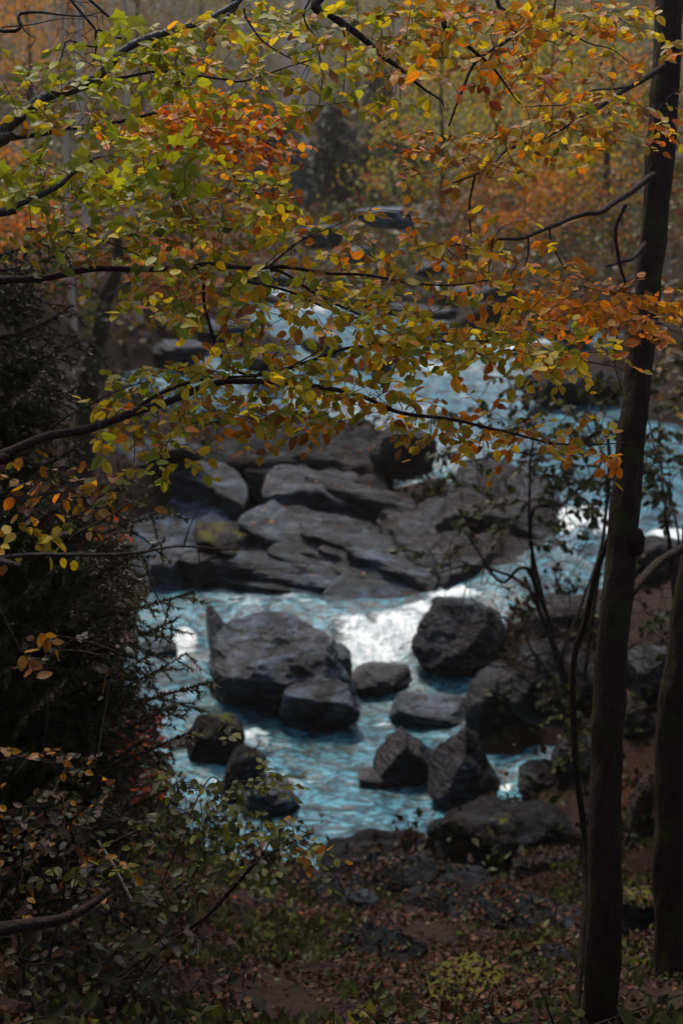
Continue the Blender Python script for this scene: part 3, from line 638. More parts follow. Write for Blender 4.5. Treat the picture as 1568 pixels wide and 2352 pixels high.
def put_leaves(parent, leaves, limit=300, m=None, mass_name='foliage'):
    """leaves: list of (pos, dir, normal, size, shape index, palette colour); the ones that show largest become parts"""
    m = m or M_LEAF
    if not leaves: return
    p = np.array([l[0] for l in leaves]); d = np.array([l[1] for l in leaves]); n = np.array([l[2] for l in leaves]); s = np.array([l[3] for l in leaves])
    u, v, f = proj(p); vw = p - CAMV; vw /= np.linalg.norm(vw, axis=1)[:, None]
    nn = n/np.linalg.norm(n, axis=1)[:, None]
    a = (s/f)**2*(0.15+np.abs((vw*nn).sum(1)))*((u > 5) & (u < 1563) & (v > 5) & (v < 2347))
    order = np.argsort(-a); top = order[:limit]; rest = order[limit:]
    top = [i for i in top if a[i] > 0]
    R3 = frames(d, n); loc = np.array(parent.matrix_basis.translation)
    for i in top:
        o = bpy.data.objects.new('leaf', leaf_mesh(leaves[i][4], leaves[i][5], m)); COL.objects.link(o); o.parent = leaves[i][6]
        M4 = np.eye(4); M4[:3, :3] = R3[i]*s[i]; M4[:3, 3] = p[i]-loc
        o.matrix_basis = Matrix(M4.tolist())
    groups = {}
    for i in rest: groups.setdefault(leaves[i][4], []).append(i)
    if len(rest):
        VV, FF, CC, UU = [], [], [], []; n0 = 0
        for sh, ids in groups.items():
            V, F, U = SHAPES[sh]; ids = np.array(ids)
            W = np.einsum('nij,vj->nvi', R3[ids]*s[ids][:, None, None], V) + (p[ids]-loc)[:, None, :]
            VV.append(W.reshape(-1, 3)); FF.append((F[None] + (np.arange(len(ids))*len(V))[:, None, None]).reshape(-1, 3) + n0)
            CC.append(np.repeat(np.array([PAL[leaves[i][5][0]][leaves[i][5][1]] for i in ids])*(1+rng.normal(0, .12, (len(ids), 1))), len(V), 0)); UU.append(np.tile(U, (len(ids), 1)))
            n0 += len(ids)*len(V)
        me = raw_mesh(mass_name, np.vstack(VV), [np.vstack(FF)], m, np.vstack(CC), np.vstack(UU))
        o = link(bpy.data.objects.new(mass_name, me)); o.parent = parent; o['kind'] = 'stuff'

def spray(parent, branches, blobs, leaf_size=(0.040, 0.069), twig_r=0.0019, limit=300, m=None, face=0.7, twig_mat=None, bare=False, per=5):
    """branches: list of (path points, r0, r1, material); blobs: (u, v, ru, rv, depth, spread, leaf count, palette, shape kind)"""
    nodes = []; nd = []; own = []; bobs = []
    for pts, r0, r1, bm_ in branches:
        path = smooth_path(pts, 7)
        jit = noise(path*3.1)[:, None]*np.array([0.4, 0.4, 1.0])*0.03
        path[1:-1] += jit[1:-1]
        mb = MB(); mb.tube(path, np.linspace(r0, r1, len(path)), 7); bobs.append(mb.build('branch', bm_, parent))
        nodes += list(path); own += [len(bobs)-1]*len(path)
        nd += list(np.gradient(path, axis=0))
    nodes = list(nodes)
    todo = []
    for (u, v, ru, rv, d, sp, n, pal, kind) in blobs:
        k = max(1, int(round(n*1.75/per)))
        for _ in range(k):
            a = rng.uniform(0, 2*math.pi); q = math.sqrt(rng.uniform(0, 1))
            todo.append((P(u+ru*q*math.cos(a), v+rv*q*math.sin(a), d+rng.normal(0, sp)), pal, kind))
    leaves = []; tw = MB()
    pts = np.array([t[0] for t in todo]); N0 = np.array(nodes)
    dist = np.array([np.min(np.linalg.norm(N0-p, axis=1)) for p in pts]); order = np.argsort(dist)
    cur = N0.copy(); own = np.array(own)
    for i in order:
        q, pal, kind = todo[i]
        dd = np.linalg.norm(cur-q, axis=1); j = int(np.argmin(dd)); a = cur[j]; L = dd[j]
        v = q-a; dirn = v/(L+1e-6)
        mid = a + v*0.5 + rng.normal(0, 0.07*L+0.004, 3) + np.array([0, 0, 0.05*L])
        tt = np.linspace(0, 1, 5)[:, None]; path = (1-tt)**2*a + 2*tt*(1-tt)*mid + tt**2*q
        # spur that bears the leaves
        tdir = q-mid; tdir = tdir/(np.linalg.norm(tdir)+1e-6) + rng.normal(0, 0.35, 3); tdir[2] *= 0.5; tdir /= np.linalg.norm(tdir)
        ln = rng.uniform(0.09, 0.2) if not bare else rng.uniform(0.06, 0.16)
        sp_ = np.array([q + tdir*ln*t + np.array([0, 0, -0.03*t*t]) + rng.normal(0, .004, 3) for t in np.linspace(0.25, 1, 4)])
        full = np.vstack([path, sp_]); tw.tube(full, np.linspace(twig_r*(1.25 if L > .3 else 1.0), twig_r*0.45, len(full)), 4)
        cur = np.vstack([cur, path[1:], sp_[-1:]]); own = np.concatenate([own, np.full(len(path), own[j])])
        if bare: continue
        pl = pick(pal, per); plane = np.array([0, 0, 1.0]) + rng.normal(0, .35, 3)
        vc = CAMV-q; vc = vc/np.linalg.norm(vc)
        sx = np.cross(tdir, plane); sx /= np.linalg.norm(sx)+1e-6
        sg = 1
        for k in range(per):
            t = (k+rng.uniform(.3, 1))/per; base = q + tdir*ln*t + np.array([0, 0, -0.03*t*t])
            sg = -sg
            ld = tdir*rng.uniform(.3, .9) + sx*sg*rng.uniform(.5, 1.1) + rng.normal(0, .25, 3) + np.array([0, 0, -0.28])
            nr = plane*rng.uniform(.35, 1.0) + vc*face*rng.uniform(0.1, 1.5) + rng.normal(0, .35, 3)
            size = rng.uniform(*leaf_size)
            if kind == 'lobed': shp = 6+int(rng.integers(3)); size *= 1.55
            else: shp = int(rng.integers(6))
            leaves.append((base, ld, nr, size, shp, pl[k], bobs[own[j]]))
    tw.build('twigs', twig_mat or M_TWIG, parent, kind='stuff')
    put_leaves(parent, leaves, limit, m)

def pl(pts, d):                                # path from plate points at a depth (or a depth for each)
    if np.ndim(d) == 0: d = [d]*len(pts)
    elif len(d) == 2 and len(pts) != 2: d = np.linspace(d[0], d[1], len(pts))
    return [P(u, v, dd) for (u, v), dd in zip(pts, d)]
def trunk_part(parent, pts, r0, r1, m, sides=12, per=8, flare=1.35, name='trunk'):
    path = smooth_path(pts, per); n = len(path)
    rad = np.linspace(r0, r1, n); rad[:3] *= np.linspace(flare, 1.0, 3)[:len(rad[:3])]
    t = np.linspace(0, 1, n)
    rad = rad*(1+0.10*noise(np.stack([t*9, t*0+parent.location.x, t*0], -1)))
    path = path + 0.25*r0*np.stack([noise(np.stack([t*5, t*0+3, t*0], -1)), noise(np.stack([t*5, t*0+9, t*0], -1)), t*0], -1)
    mb = MB(); mb.tube(path, rad, sides)
    V = mb.V[0]; V += 0.10*r0*noise(V*np.array([1/r0*.8, 1/r0*.8, 3.0]))[:, None]*np.array([1, 1, 0.2])
    if sides >= 24:      # ridged bark
        ctr = np.repeat(path, sides, 0); n_ = len(ctr); dv = V[:n_]-ctr; an = np.tile(np.linspace(0, 2*math.pi, sides, endpoint=False), n)
        zz_ = ctr[:, 2]; q = np.stack([np.cos(an)*3.2, np.sin(an)*3.2, zz_*1.6], -1)
        V[:n_] += dv*(.13*(.3-np.abs(noise(q*1.3+3)))+.10*noise(q*np.array([.5, .5, 2.2])+9)+.05*noise(q*3))[:, None]
    return mb.build(name, m, parent)

# ------------------------------------------------------------------ fallen leaves on the banks and rocks
bpy.context.view_layer.update()
dg = bpy.context.evaluated_depsgraph_get()
def drop(n, x0, x1, y0, y1, spec, keep=None):
    out = []
    xs = rng.uniform(x0, x1, n); ys = rng.uniform(y0, y1, n); cs = pick(spec, n)
    den = fbm(np.stack([xs*.7, ys*.7, 0*xs], -1), 3)
    for x, y, c, k in zip(xs, ys, cs, den):
        if abs(x) > .30*y+1.5 or rng.random() > .56+.9*k: continue
        ok, loc, nor, idx, ob, mx = SC.ray_cast(dg, Vector((x, y, 60)), Vector((0, 0, -1)))
        if not ok or ob.name.startswith('river') or nor[2] < .35: continue
        if keep and not keep(ob, x, y): continue
        out.append((np.array(loc)+np.array(nor)*.012, np.array(nor), c))
    return out

lit = drop(105000, -4.0, 4.0, 4.0, 16.5, 'P8K3', lambda ob, x, y: ob.name.startswith('ground') or rng.random() < (.95 if y < 15.6 else .05))
lit += drop(9000, -9, 0, 12, 30, 'R1P6', lambda ob, x, y: ob.name.startswith('ground'))
lit += drop(2600, -4.5, 3.5, 24, 34, 'O4R4P3', lambda ob, x, y: ob.name.startswith('flat_rock') and rng.random() < .3)
lp = np.array([l[0] for l in lit]); ln = np.array([l[1] for l in lit]); k = len(lit)
LV, LF, LU = beech_shape(2); LV = LV*np.array([1.1, 1, 1.2])
leaf_cloud('fallen_leaves', lp, rng.normal(size=(k, 3)), ln+rng.normal(0, .45, (k, 3)), rng.uniform(.034, .066, k), [PAL[l[2][0]][l[2][1]] for l in lit], M_LITTER, None, (LV, LF, LU), jitter=.4)
# low green plants and grass blades on the near bank
gp = drop(11000, -4.5, 4.5, 4, 15, 'H5K4D1', lambda ob, x, y: ob.name.startswith('ground') and noise(np.array([[x*.8, y*.8, 4.0]]))[0] > .02)
P_, D_, N_, C_, S_ = [], [], [], [], []
for q, nr, c in gp:
    for j in range(3):
        P_.append(q+rng.normal(0, .04, 3)*np.array([1, 1, .3])); D_.append(np.array([0, 0, 1.0])+rng.normal(0, .7, 3)); N_.append(rng.normal(size=3)+np.array([0, -.4, .6])); C_.append(PAL[c[0]][c[1]]); S_.append(rng.uniform(.05, .12))
leaf_cloud('undergrowth', np.array(P_), np.array(D_), np.array(N_), S_, C_, M_LEAF)
# brush, dead bracken and brambles on the banks
bp = drop(9000, -11, 11, 14.5, 36, 'K5P3H1', lambda ob, x, y: ob.name.startswith('ground') and noise(np.array([[x*.5, y*.5, 9.0]]))[0] > -.25)
P_, D_, N_, C_, S_ = [], [], [], [], []
for q, nr, c in bp:
    hh = rng.uniform(.1, .8)
    for j in range(9):
        P_.append(q+np.array([rng.normal(0, .13), rng.normal(0, .13), hh*rng.random()])); D_.append(np.array([0, 0, .5])+rng.normal(0, .8, 3)); N_.append(rng.normal(size=3)+np.array([0, -.4, .6])); C_.append(np.array(PAL[c[0]][c[1]])*.7); S_.append(rng.uniform(.07, .2))
leaf_cloud('undergrowth', np.array(P_), np.array(D_), np.array(N_), S_, C_, M_LITTER)
# dead twigs strewn over the bank
mb = MB()
for q, nr, c in drop(900, -5, 5, 4, 18, 'K1', lambda ob, x, y: True):
    a = rng.uniform(0, 6.28); L = rng.uniform(.2, .7); d = np.array([math.cos(a), math.sin(a), 0])*L; d -= nr*(d@nr)
    mb.tube(smooth_path([q, q+d*.5+nr*rng.uniform(.02, .12)+rng.normal(0, .03, 3), q+d+nr*rng.uniform(0, .2)], 3), np.linspace(.006, .002, 7), 4)
mb.build('fallen_twigs', M_TWIG, kind='stuff')
# rain puddle in a hollow of the bank
c = PZ(608, 2192, 2.1*S)

# --- near trees whose boughs hang into the view
def near_tree(name, x, y, label, r0=0.16, top=7.0, m=M_BARK, lean=(0, 0), group=None):
    b = gpt(x, y, -0.15); t = empty(name, b, label, 'tree', group)
    trunk_part(t, [b, b+np.array([lean[0]*.3, lean[1]*.3, top*.33]), b+np.array([lean[0]*.7, lean[1]*.7, top*.7]), b+np.array([lean[0], lean[1], top])], r0, r0*.45, m)
    return t, b
def high_crown(t, x, y, z, r, n, pal, lim=(2.2, 7.0, 13.0)):
    c = []
    for k in range(max(6, n//90)):
        a = rng.uniform(0, 6.283); q = r*math.sqrt(rng.random()); cc = np.array([x+math.cos(a)*q, y+math.sin(a)*q, z+rng.uniform(-1.6, 2.2)])
        c.append(cc+rng.normal(0, 1, (90, 3))*np.array([.7, .7, .22]))
        top = np.array(t.location)+np.array([0, 0, z-t.location[2]-1.5]); mb = MB(); mb.tube(smooth_path([top, (top+cc)/2+np.array([0, 0, .4]), cc], 3), np.linspace(.05, .01, 7), 5); mb.build('branch', M_BARK, t)
    p = np.vstack(c); pu, pv, pf = proj(p); p = p[((pf < .3) | (pv < -60) | (pu < -250) | (pu > 1820)) & (np.linalg.norm(p-CAMV, axis=1) > 3.2) & ((p[:, 2] > EYE+1.2) | (p[:, 1] < -1.5) | (np.abs(p[:, 0]) > 5))]; k = len(p)
    leaf_cloud('crown', p, rng.normal(size=(k, 3)), rng.normal(size=(k, 3))+np.array([0, 0, .8]), rng.uniform(.11, .2, k), [PAL[q[0]][q[1]] for q in pick(pal, k)], M_FARLEAF, t)
def from_trunk(b, pts, dz=0.4, back=0.0):
    f = pts[0]; return [np.array([b[0], b[1]+back, f[2]+dz])] + list(pts)

# sycamore with the wet dark limb (top left)
t, b = near_tree('sycamore_tree', -3.1, 5.9, 'sycamore with a wet dark limb and large lobed green leaves', 0.17, 6.5, M_WETLIMB)
SYC = t
limb = pl([(-60,340),(0,303),(70,255),(110,228),(160,208),(230,165),(290,112),(360,88),(420,68),(480,45),(560,-10)], (6.0, 6.2))
spray(t, [(from_trunk(b, limb, -0.5), 0.032, 0.012, M_WETLIMB),
          (pl([(161,212),(238,184),(329,175),(430,174),(514,173),(561,178),(624,164),(715,137)], 6.15), 0.008, 0.003, M_TWIG),
          (from_trunk(b, pl([(-40,495),(0,488),(55,462),(130,432),(165,405),(230,360)], 5.9), -0.3), 0.022, 0.007, M_WETLIMB)],
      [(345,80,62,34,6.1,.15,16,'L6G1','lobed'),(300,375,110,52,6.0,.2,30,'L6Y1','lobed'),(60,405,60,35,5.9,.2,20,'G4L3','lobed'),(360,350,60,40,6,.2,12,'L5','lobed'),
       (300,150,190,75,6.2,.35,150,'G4Y3L4','b'),(470,120,130,75,6.2,.35,125,'G4Y4O2B1','b'),(70,190,100,45,6.1,.3,45,'G5Y2B1','b'),(110,265,120,50,6.1,.3,60,'G4Y2B2','b'),(590,190,90,40,6.3,.35,36,'G4Y3B1','b')])
# beech with the long level branch
t, b = near_tree('beech_tree', -3.3, 6.4, 'beech whose long level branch crosses the picture above the upper rapids', 0.2, 7.0)
spray(t, [(from_trunk(b, pl([(-60,650),(0,640),(80,635),(190,618),(300,622),(430,618),(480,610),(600,617),(700,620),(790,632),(900,650),(1000,655),(1150,640)], (6.2, 6.0)), -0.2), 0.020, 0.003, M_BARK),
          (pl([(490,616),(560,655),(700,690),(800,725),(900,760),(1019,800)], (6.2, 6.3)), 0.008, 0.003, M_TWIG),
          (pl([(620,620),(740,680),(860,735),(1000,760),(1120,755),(1240,790)], (6.1, 6.3)), 0.007, 0.003, M_TWIG),
          (pl([(620,610),(700,545),(760,520),(800,505)], 6.0), 0.005, 0.002, M_TWIG),
          (pl([(60,525),(150,530),(250,560),(380,615),(480,640)], 6.3), 0.006, 0.003, M_TWIG),
          (pl([(600,860),(700,835),(790,800),(880,795),(1000,785),(1130,790),(1230,800),(1330,825),(1420,850),(1468,880)], (6.3, 5.9)), 0.009, 0.002, M_BARK),
          (pl([(600,860),(520,830),(470,700),(470,620)], 6.25), 0.007, 0.008, M_TWIG)],
      [(380,480,300,105,6.3,.4,250,'G6Y3B1','b'),(130,430,140,55,6.2,.3,70,'G5Y3L1','b'),(250,570,260,60,6.3,.3,105,'D3G3Y2B2','b'),(560,395,110,50,6.3,.3,50,'Y4O3G1','b'),
       (610,700,300,85,6.2,.35,140,'G3Y4O1B1','b'),(480,660,150,70,6.2,.3,80,'G3Y3B1','b'),(760,590,170,75,6.1,.3,56,'Y4B2G3','b'),(880,545,110,70,6.0,.25,34,'Y2B4O2','b'),(990,610,140,65,6.0,.25,55,'Y3B3O1','b'),(860,690,190,60,6.1,.3,52,'G3Y5B1','b'),
       (1090,785,260,42,6.0,.3,230,'Y6G3O2','b'),(1320,822,90,32,5.9,.2,42,'Y6O2','b'),(900,755,110,50,6.1,.3,60,'Y4B2G1','b'),(660,820,240,52,6.2,.3,70,'G3Y5B1O1','b')])
# beech with the low rising branch
t, b = near_tree('beech_tree', -2.9, 5.6, 'beech whose low dark branch rises from the left edge over the grey bedrock', 0.18, 7.0)
spray(t, [(from_trunk(b, pl([(-60,1070),(0,1045),(95,1008),(200,985),(290,958),(380,925),(470,890),(560,878),(700,885),(800,905),(900,935),(1000,958),(1120,985),(1250,1008),(1380,1020),(1465,1016)], (5.8, 6.1)), -0.2), 0.024, 0.002, M_BARK),
          (pl([(300,955),(350,915),(420,885),(500,872),(560,862),(640,850),(740,800)], 6.0), 0.010, 0.003, M_BARK),
          (pl([(570,880),(640,800),(700,740)], 6.1), 0.005, 0.002, M_TWIG),
          (pl([(95,1008),(150,960),(230,915),(330,880)], 5.9), 0.006, 0.002, M_TWIG),
          (from_trunk(b, pl([(-30,1286),(0,1285),(175,1276),(315,1276),(420,1259),(549,1250),(600,1248)], 4.6), 0.0), 0.010, 0.0016, M_TWIG),
          (pl([(420,1259),(440,1200),(462,1158)], 4.6), 0.003, 0.0012, M_TWIG), (pl([(456,1262),(458,1300),(456,1360)], 4.6), 0.003, 0.0012, M_TWIG),
          (pl([(160,1240),(240,1190),(330,1130),(365,1105)], 4.8), 0.004, 0.0014, M_TWIG), (pl([(330,1280),(350,1350),(375,1400),(380,1440)], 4.7), 0.003, 0.0012, M_TWIG)],
      [(560,890,310,58,6.1,.3,165,'Y5G4B1O1','b'),(800,925,170,48,6.1,.25,76,'Y5G3B1O1','b'),(390,965,210,55,6.0,.3,95,'Y4G3B1O1','b'),(650,965,160,36,6.1,.25,60,'O2B3Y3','b'),(1040,970,150,38,6.1,.25,70,'B3Y4O1','b'),(1240,1002,110,22,6.1,.2,34,'O4Y3B1','b'),(1370,1028,70,14,6.1,.15,14,'O4Y2','b'),
       (355,1062,60,36,5.9,.2,24,'Y5G2','b'),(120,1095,120,75,6.0,.3,50,'P5B4D1O1','b'),(60,1235,60,35,5.6,.2,22,'Y4B1','b'),(200,1150,110,60,5.9,.3,38,'P5B3D1','b'),(60,1490,60,50,5.4,.1,5,'B4','b')], per=5)
# orange sprays of a young beech further back
t, b = near_tree('young_beech', -4.2, 8.6, 'young beech with glowing orange leaves behind the green sycamore sprays', 0.11, 6.0)
spray(t, [(from_trunk(b, pl([(-60,330),(150,300),(300,268),(420,262),(540,285),(640,345)], (7.4, 7.2)), -0.4), 0.018, 0.003, M_BARK), (pl([(300,268),(420,330),(540,400),(620,470),(660,500)], (7.3, 7.2)), 0.008, 0.002, M_TWIG)],
      [(500,262,140,36,7.2,.3,300,'O7Y3R1','b'),(400,300,100,34,7.2,.3,130,'O4Y5','b'),(570,332,85,22,7.2,.3,90,'O6R2B1','b'),(600,475,55,36,7.2,.3,90,'O5Y4R1','b'),(640,505,30,22,7.2,.2,26,'O3Y3','b'),(300,300,60,30,7.2,.2,40,'Y6O2','b')], leaf_size=(.045,.07))

# dark beech trunk on the right with its boughs
bt = P(1372, 2335, 8.6); gb = gpt(bt[0], bt[1], -0.1)
t = empty('beech_tree', gb, 'tall dark mossy beech trunk on the right bank with orange leaved boughs', 'tree')
tp = pl([(1385,2190),(1390,1800),(1402,1600),(1415,1400),(1440,1100),(1472,800),(1505,400),(1538,0),(1560,-300),(1590,-800)], 8.5)
trunk_part(t, [gb, *tp], 0.104, 0.068, M_MOSSBARK, 40, per=26, flare=1.5)
mb = MB(); kn = P(1462, 1245, 8.42); V, Fc = ico(3); mb.add(V*np.array([.045, .05, .09])*(1+.25*noise(V*2))[:, None] + kn, Fc); mb.build('burl', M_MOSSBARK, t)
spray(t, [(pl([(1525,150),(1439,200),(1369,245),(1292,294),(1229,320),(1159,345),(1138,371),(1089,406),(1040,420)], (8.4, 6.6)), 0.019, 0.004, M_BARK),
          (pl([(1446,197),(1372,201),(1330,224),(1281,240),(1229,241),(1197,248)], (7.8, 6.9)), 0.006, 0.002, M_TWIG),
          (pl([(1500,402),(1421,461),(1369,484),(1323,493),(1264,524),(1211,540),(1124,547),(1071,570),(1019,563)], (8.4, 6.4)), 0.020, 0.003, M_BARK),
          (pl([(1260,526),(1262,560),(1290,610),(1310,640)], 6.9), 0.005, 0.003, M_TWIG), (pl([(1211,541),(1208,600),(1160,690)], 6.7), 0.005, 0.003, M_TWIG), (pl([(1130,548),(1120,640)], 6.6), 0.004, 0.002, M_TWIG), (pl([(1066,570),(1074,650),(1090,720)], 6.5), 0.004, 0.002, M_TWIG),
          (pl([(1480,560),(1440,600),(1390,612)], (8.4, 7.6)), 0.016, 0.007, M_BARK), (pl([(1436,470),(1411,530),(1418,600),(1440,680),(1430,740)], 7.6), 0.012, 0.006, M_BARK),
          (pl([(1485,740),(1430,712),(1360,690),(1290,705),(1200,720)], (8.4, 6.8)), 0.010, 0.003, M_BARK), (pl([(1485,735),(1530,745),(1600,770)], (8.4, 7.4)), 0.009, 0.004, M_BARK),
          (pl([(1089,406),(1074,480),(1080,560)], 6.6), 0.006, 0.003, M_TWIG), (pl([(1420,750),(1410,820),(1430,900)], 7.2), 0.005, 0.002, M_TWIG)],
      [(1290,175,170,60,7.0,.3,84,'Y3B3O2','b'),(1340,265,150,50,7.1,.3,95,'Y3B3O2G1','b'),(1160,330,120,50,6.8,.3,70,'B4Y2O1','b'),(1000,350,100,50,6.6,.25,46,'B5O2R1','b'),(1390,325,90,34,7.1,.3,34,'Y4O3','b'),(1080,395,110,34,6.7,.25,34,'B3Y3','b'),
       (1130,560,140,50,6.6,.25,46,'B4O3Y2','b'),(1230,640,150,45,6.7,.3,66,'O4B4','b'),(1380,700,160,34,6.9,.3,150,'O7B3','b'),(1210,715,110,34,6.7,.25,60,'O4Y3','b'),(1525,735,50,45,7.3,.3,34,'O5B2','b'),(1525,260,40,60,7.3,.3,20,'Y2O3','b'),(1525,110,40,100,7.3,.3,18,'Y2O2B1','b')])
# leaning stem beside it, right bough
pth = smooth_path([gb+np.array([-.1, .15, .1])]+pl([(1345,1980),(1322,1760),(1316,1529),(1345,1420),(1367,1319),(1400,1230)], (9.1, 8.7))); mb = MB(); mb.tube(pth, np.linspace(.022, .018, len(pth)), 9); mb.build('stem', M_MOSSBARK, t)
mb = MB(); mb.tube(smooth_path(pl([(1440,1370),(1480,1325),(1517,1289),(1600,1240)], (8.5, 9.2))), 0.03, 8); mb.build('branch', M_MOSSBARK, t)

# second trunk at the right edge with the bough arching over the top
b2 = P(1545, 2300, 9.4); gb = gpt(b2[0], b2[1], -0.1)
t = empty('beech_tree', gb, 'second dark trunk cut by the right edge with leafy boughs arching over the top', 'tree')
tp = pl([(1540,2000),(1548,1700),(1566,1500),(1600,1250),(1660,800),(1720,300),(1760,-200),(1780,-700)], (9.4, 9.0))
trunk_part(t, [gb, *tp], 0.118, 0.07, M_MOSSBARK, 40, per=26, flare=1.5)
up = P(1720, -260, 8.9)
spray(t, [([up, P(1300,-420,7.2), P(950,-200,6.3), *pl([(732,0),(760,38),(820,77),(883,133),(914,161),(960,206),(1019,248)], 6.1)], 0.03, 0.003, M_BARK),
          ([P(1300,-420,7.2), P(1050,-120,6.5), *pl([(1019,38),(1043,77),(1089,119),(1141,161),(1194,238)], 6.2)], 0.018, 0.003, M_BARK),
          (pl([(1050,-120),(1033,0),(1061,31),(1141,56),(1215,84),(1281,105)], 6.3), 0.007, 0.002, M_TWIG), (pl([(1300,-420),(1290,-100),(1271,52),(1334,91),(1404,105),(1453,140)], 6.8), 0.007, 0.002, M_TWIG),
          ([P(950,-200,6.3), *pl([(711,0),(729,105),(740,175),(729,259)], 6.2)], 0.006, 0.002, M_TWIG), (pl([(760,38),(785,60),(795,130),(790,215)], 6.1), 0.004, 0.002, M_TWIG),
          ([P(950,-200,6.3), P(640,-80,6.4), *pl([(555,-20),(530,30),(490,80)], 6.4)], 0.028, 0.018, M_WETLIMB), (pl([(560,20),(610,90),(680,140),(740,160)], 6.3), 0.005, 0.002, M_TWIG),
          (pl([(1141,0),(1190,60),(1100,130),(1060,210),(1030,290)], 7.5), 0.012, 0.006, M_BARK)],
      [(890,50,150,50,6.1,.3,115,'Y4O3B1G3','b'),(790,110,120,65,6.2,.3,60,'G3Y3B2','b'),(1110,60,140,55,6.3,.3,110,'Y4O3B2G1','b'),(990,145,120,55,6.2,.3,56,'B3O2Y4','b'),(1160,150,80,60,6.3,.3,36,'O3R1B3','b'),(1300,50,140,45,6.7,.3,85,'Y4O3B2','b'),(1440,45,50,40,6.8,.3,18,'Y6','b'),(610,40,120,40,6.3,.3,75,'G3Y4','b'),(720,215,100,42,6.2,.3,30,'G4Y2B1','b'),(930,225,70,30,6.1,.25,24,'Y4G1','b')])
# unseen wood around the viewpoint and along both banks, added for its shade
for x, y, z, r, n, pal in [(-7.0, 18.0, 17.0, 4.5, 8000, 'G4Y3O1'), (7.5, 18.5, 17.2, 4.5, 8000, 'Y4O2G2'), (-4.5, -5.5, 13.5, 5.0, 8000, 'G4Y3'), (4.5, -6.0, 13.5, 5.0, 8000, 'Y4O2G2'), (0.5, -3.0, 15.5, 4.5, 6000, 'Y4O2G2'), (0, -10, 13, 6, 8000, 'G4Y3'),
                           (-11, 20, 15, 5, 8000, 'G4Y3O1'), (12, 21, 15, 5, 8000, 'Y4O2G2'), (-12, 9, 15, 5, 8000, 'G4Y3O1'), (12, 9, 15, 5, 8000, 'Y4O3G2'), (-16, 30, 15, 5.5, 8000, 'O4Y3G2'), (17, 31, 15, 5.5, 8000, 'Y4O2G2')]:
    w, wb = near_tree('beech_tree', x, y, 'unseen tall beech of the surrounding wood added outside the frame for shade', 0.22, 11.0, M_BARK, group='unseen beeches of the surrounding wood added for shade')
    high_crown(w, x, y, z, r, n, pal)
    if abs(x) > 9 or y < 0: high_crown(w, x, y, z-5, r*.9, n//2, pal)
# bare twigs hanging in the upper left
t = empty('bare_sapling', gpt(-3.6, 7.6, -0.1), 'leafless sapling with thin twigs hanging in the upper left corner', 'tree')
b = np.array(t.location)
trunk_part(t, [b, b+np.array([.1, .1, 2.5]), b+np.array([.3, -.1, 6.4])], .06, .03, M_BARK)
spray(t, [([b+np.array([.2, -.05, 4.9]), *pl([(-40,62),(45,38),(122,36),(196,31),(240,20)], 6.8)], .012, .002, M_TWIG), (pl([(0,66),(84,56),(140,42),(200,36)], 6.9), .004, .002, M_TWIG), (pl([(40,45),(60,75),(80,90),(70,110)], 6.9), .004, .0015, M_TWIG),
          ([b+np.array([.3, -.1, 6.3]), *pl([(168,0),(150,98),(133,158)], 6.7)], .010, .0015, M_TWIG), ([b+np.array([.3, -.1, 6.3]), *pl([(213,0),(220,70),(217,136),(189,168)], 6.6)], .010, .0015, M_TWIG)],
      [(190,40,60,60,6.7,.2,50,'B1','b'),(170,130,60,60,6.7,.2,40,'B1','b')], bare=True)

# ------------------------------------------------------------------ spruce on the left
def frond(tw, nd, p0, p1, droop, n_side, side_len, rs):
    """one spruce bough: axis tube, side twigs, needles (appended)"""
    L = np.linalg.norm(p1-p0); ax = (p1-p0)/L
    T = np.linspace(0, 1, 9); path = p0 + (p1-p0)*T[:, None] + np.array([0, 0, -1])*droop*(T*(1-T)*2.2)[:, None]
    sidev = np.cross(ax, [0, 0, 1]); sidev /= np.linalg.norm(sidev)+1e-6
    def needles(a, b):
        l = np.linalg.norm(b-a); k = max(6, int(l/0.0024)); t = rs.uniform(0, 1, k)[:, None]; c = a+(b-a)*t
        d = (b-a)/l; r = rs.normal(size=(k, 3)); r -= (r @ d)[:, None]*d; r /= np.linalg.norm(r, axis=1)[:, None]+1e-6
        dd = d*0.75 + r*0.8; nd.append((c, dd, rs.normal(size=(k, 3))))
    for i in range(8): needles(path[i], path[i+1])
    for k in range(n_side):
        t = 0.12 + 0.88*(k+rs.uniform(0, 1))/n_side; i = min(7, int(t*8)); a = path[i]+(path[i+1]-path[i])*(t*8-i)
        s = 1 if k % 2 else -1
        l = side_len*(1.05-t*0.75)*rs.uniform(.7, 1.15)
        e = a + (ax*0.75 + sidev*s*0.75 + np.array([0, 0, -0.62]) + rs.normal(0, .2, 3))*l
        m = (a+e)/2 + np.array([0, 0, .03*l])
        tw.tube(np.array([a, m, e]), [.004, .003, .0015], 4); needles(a, m); needles(m, e)
        if l > .22:
            for q in (.45, .75):
                a2 = a+(e-a)*q; e2 = a2 + (ax*.8 + sidev*s*rs.uniform(-.2, .9) + np.array([0, 0, -.3]))*l*.4; tw.tube(np.array([a2, (a2+e2)/2, e2]), .002, 3); needles(a2, e2)
    return path
def needle_mass(name, nd, parent, size, cols):
    c = np.vstack([x[0] for x in nd]); d = np.vstack([x[1] for x in nd]); n = np.vstack([x[2] for x in nd]); k = len(c)
    V = np.array([(-.13, 0, 0), (.13, 0, 0), (0, 1, 0)], float); sh = (V, np.array([(0, 1, 2)]), V[:, :2].copy())
    pc = np.array(cols)[rng.integers(len(cols), size=k)]
    return leaf_cloud(name, c, d, n, rng.uniform(size*.75, size*1.25, k), pc, M_NEEDLE, parent, sh)
SPR = [(.040, .040, .013), (.055, .052, .017), (.032, .030, .013), (.07, .048, .022)]
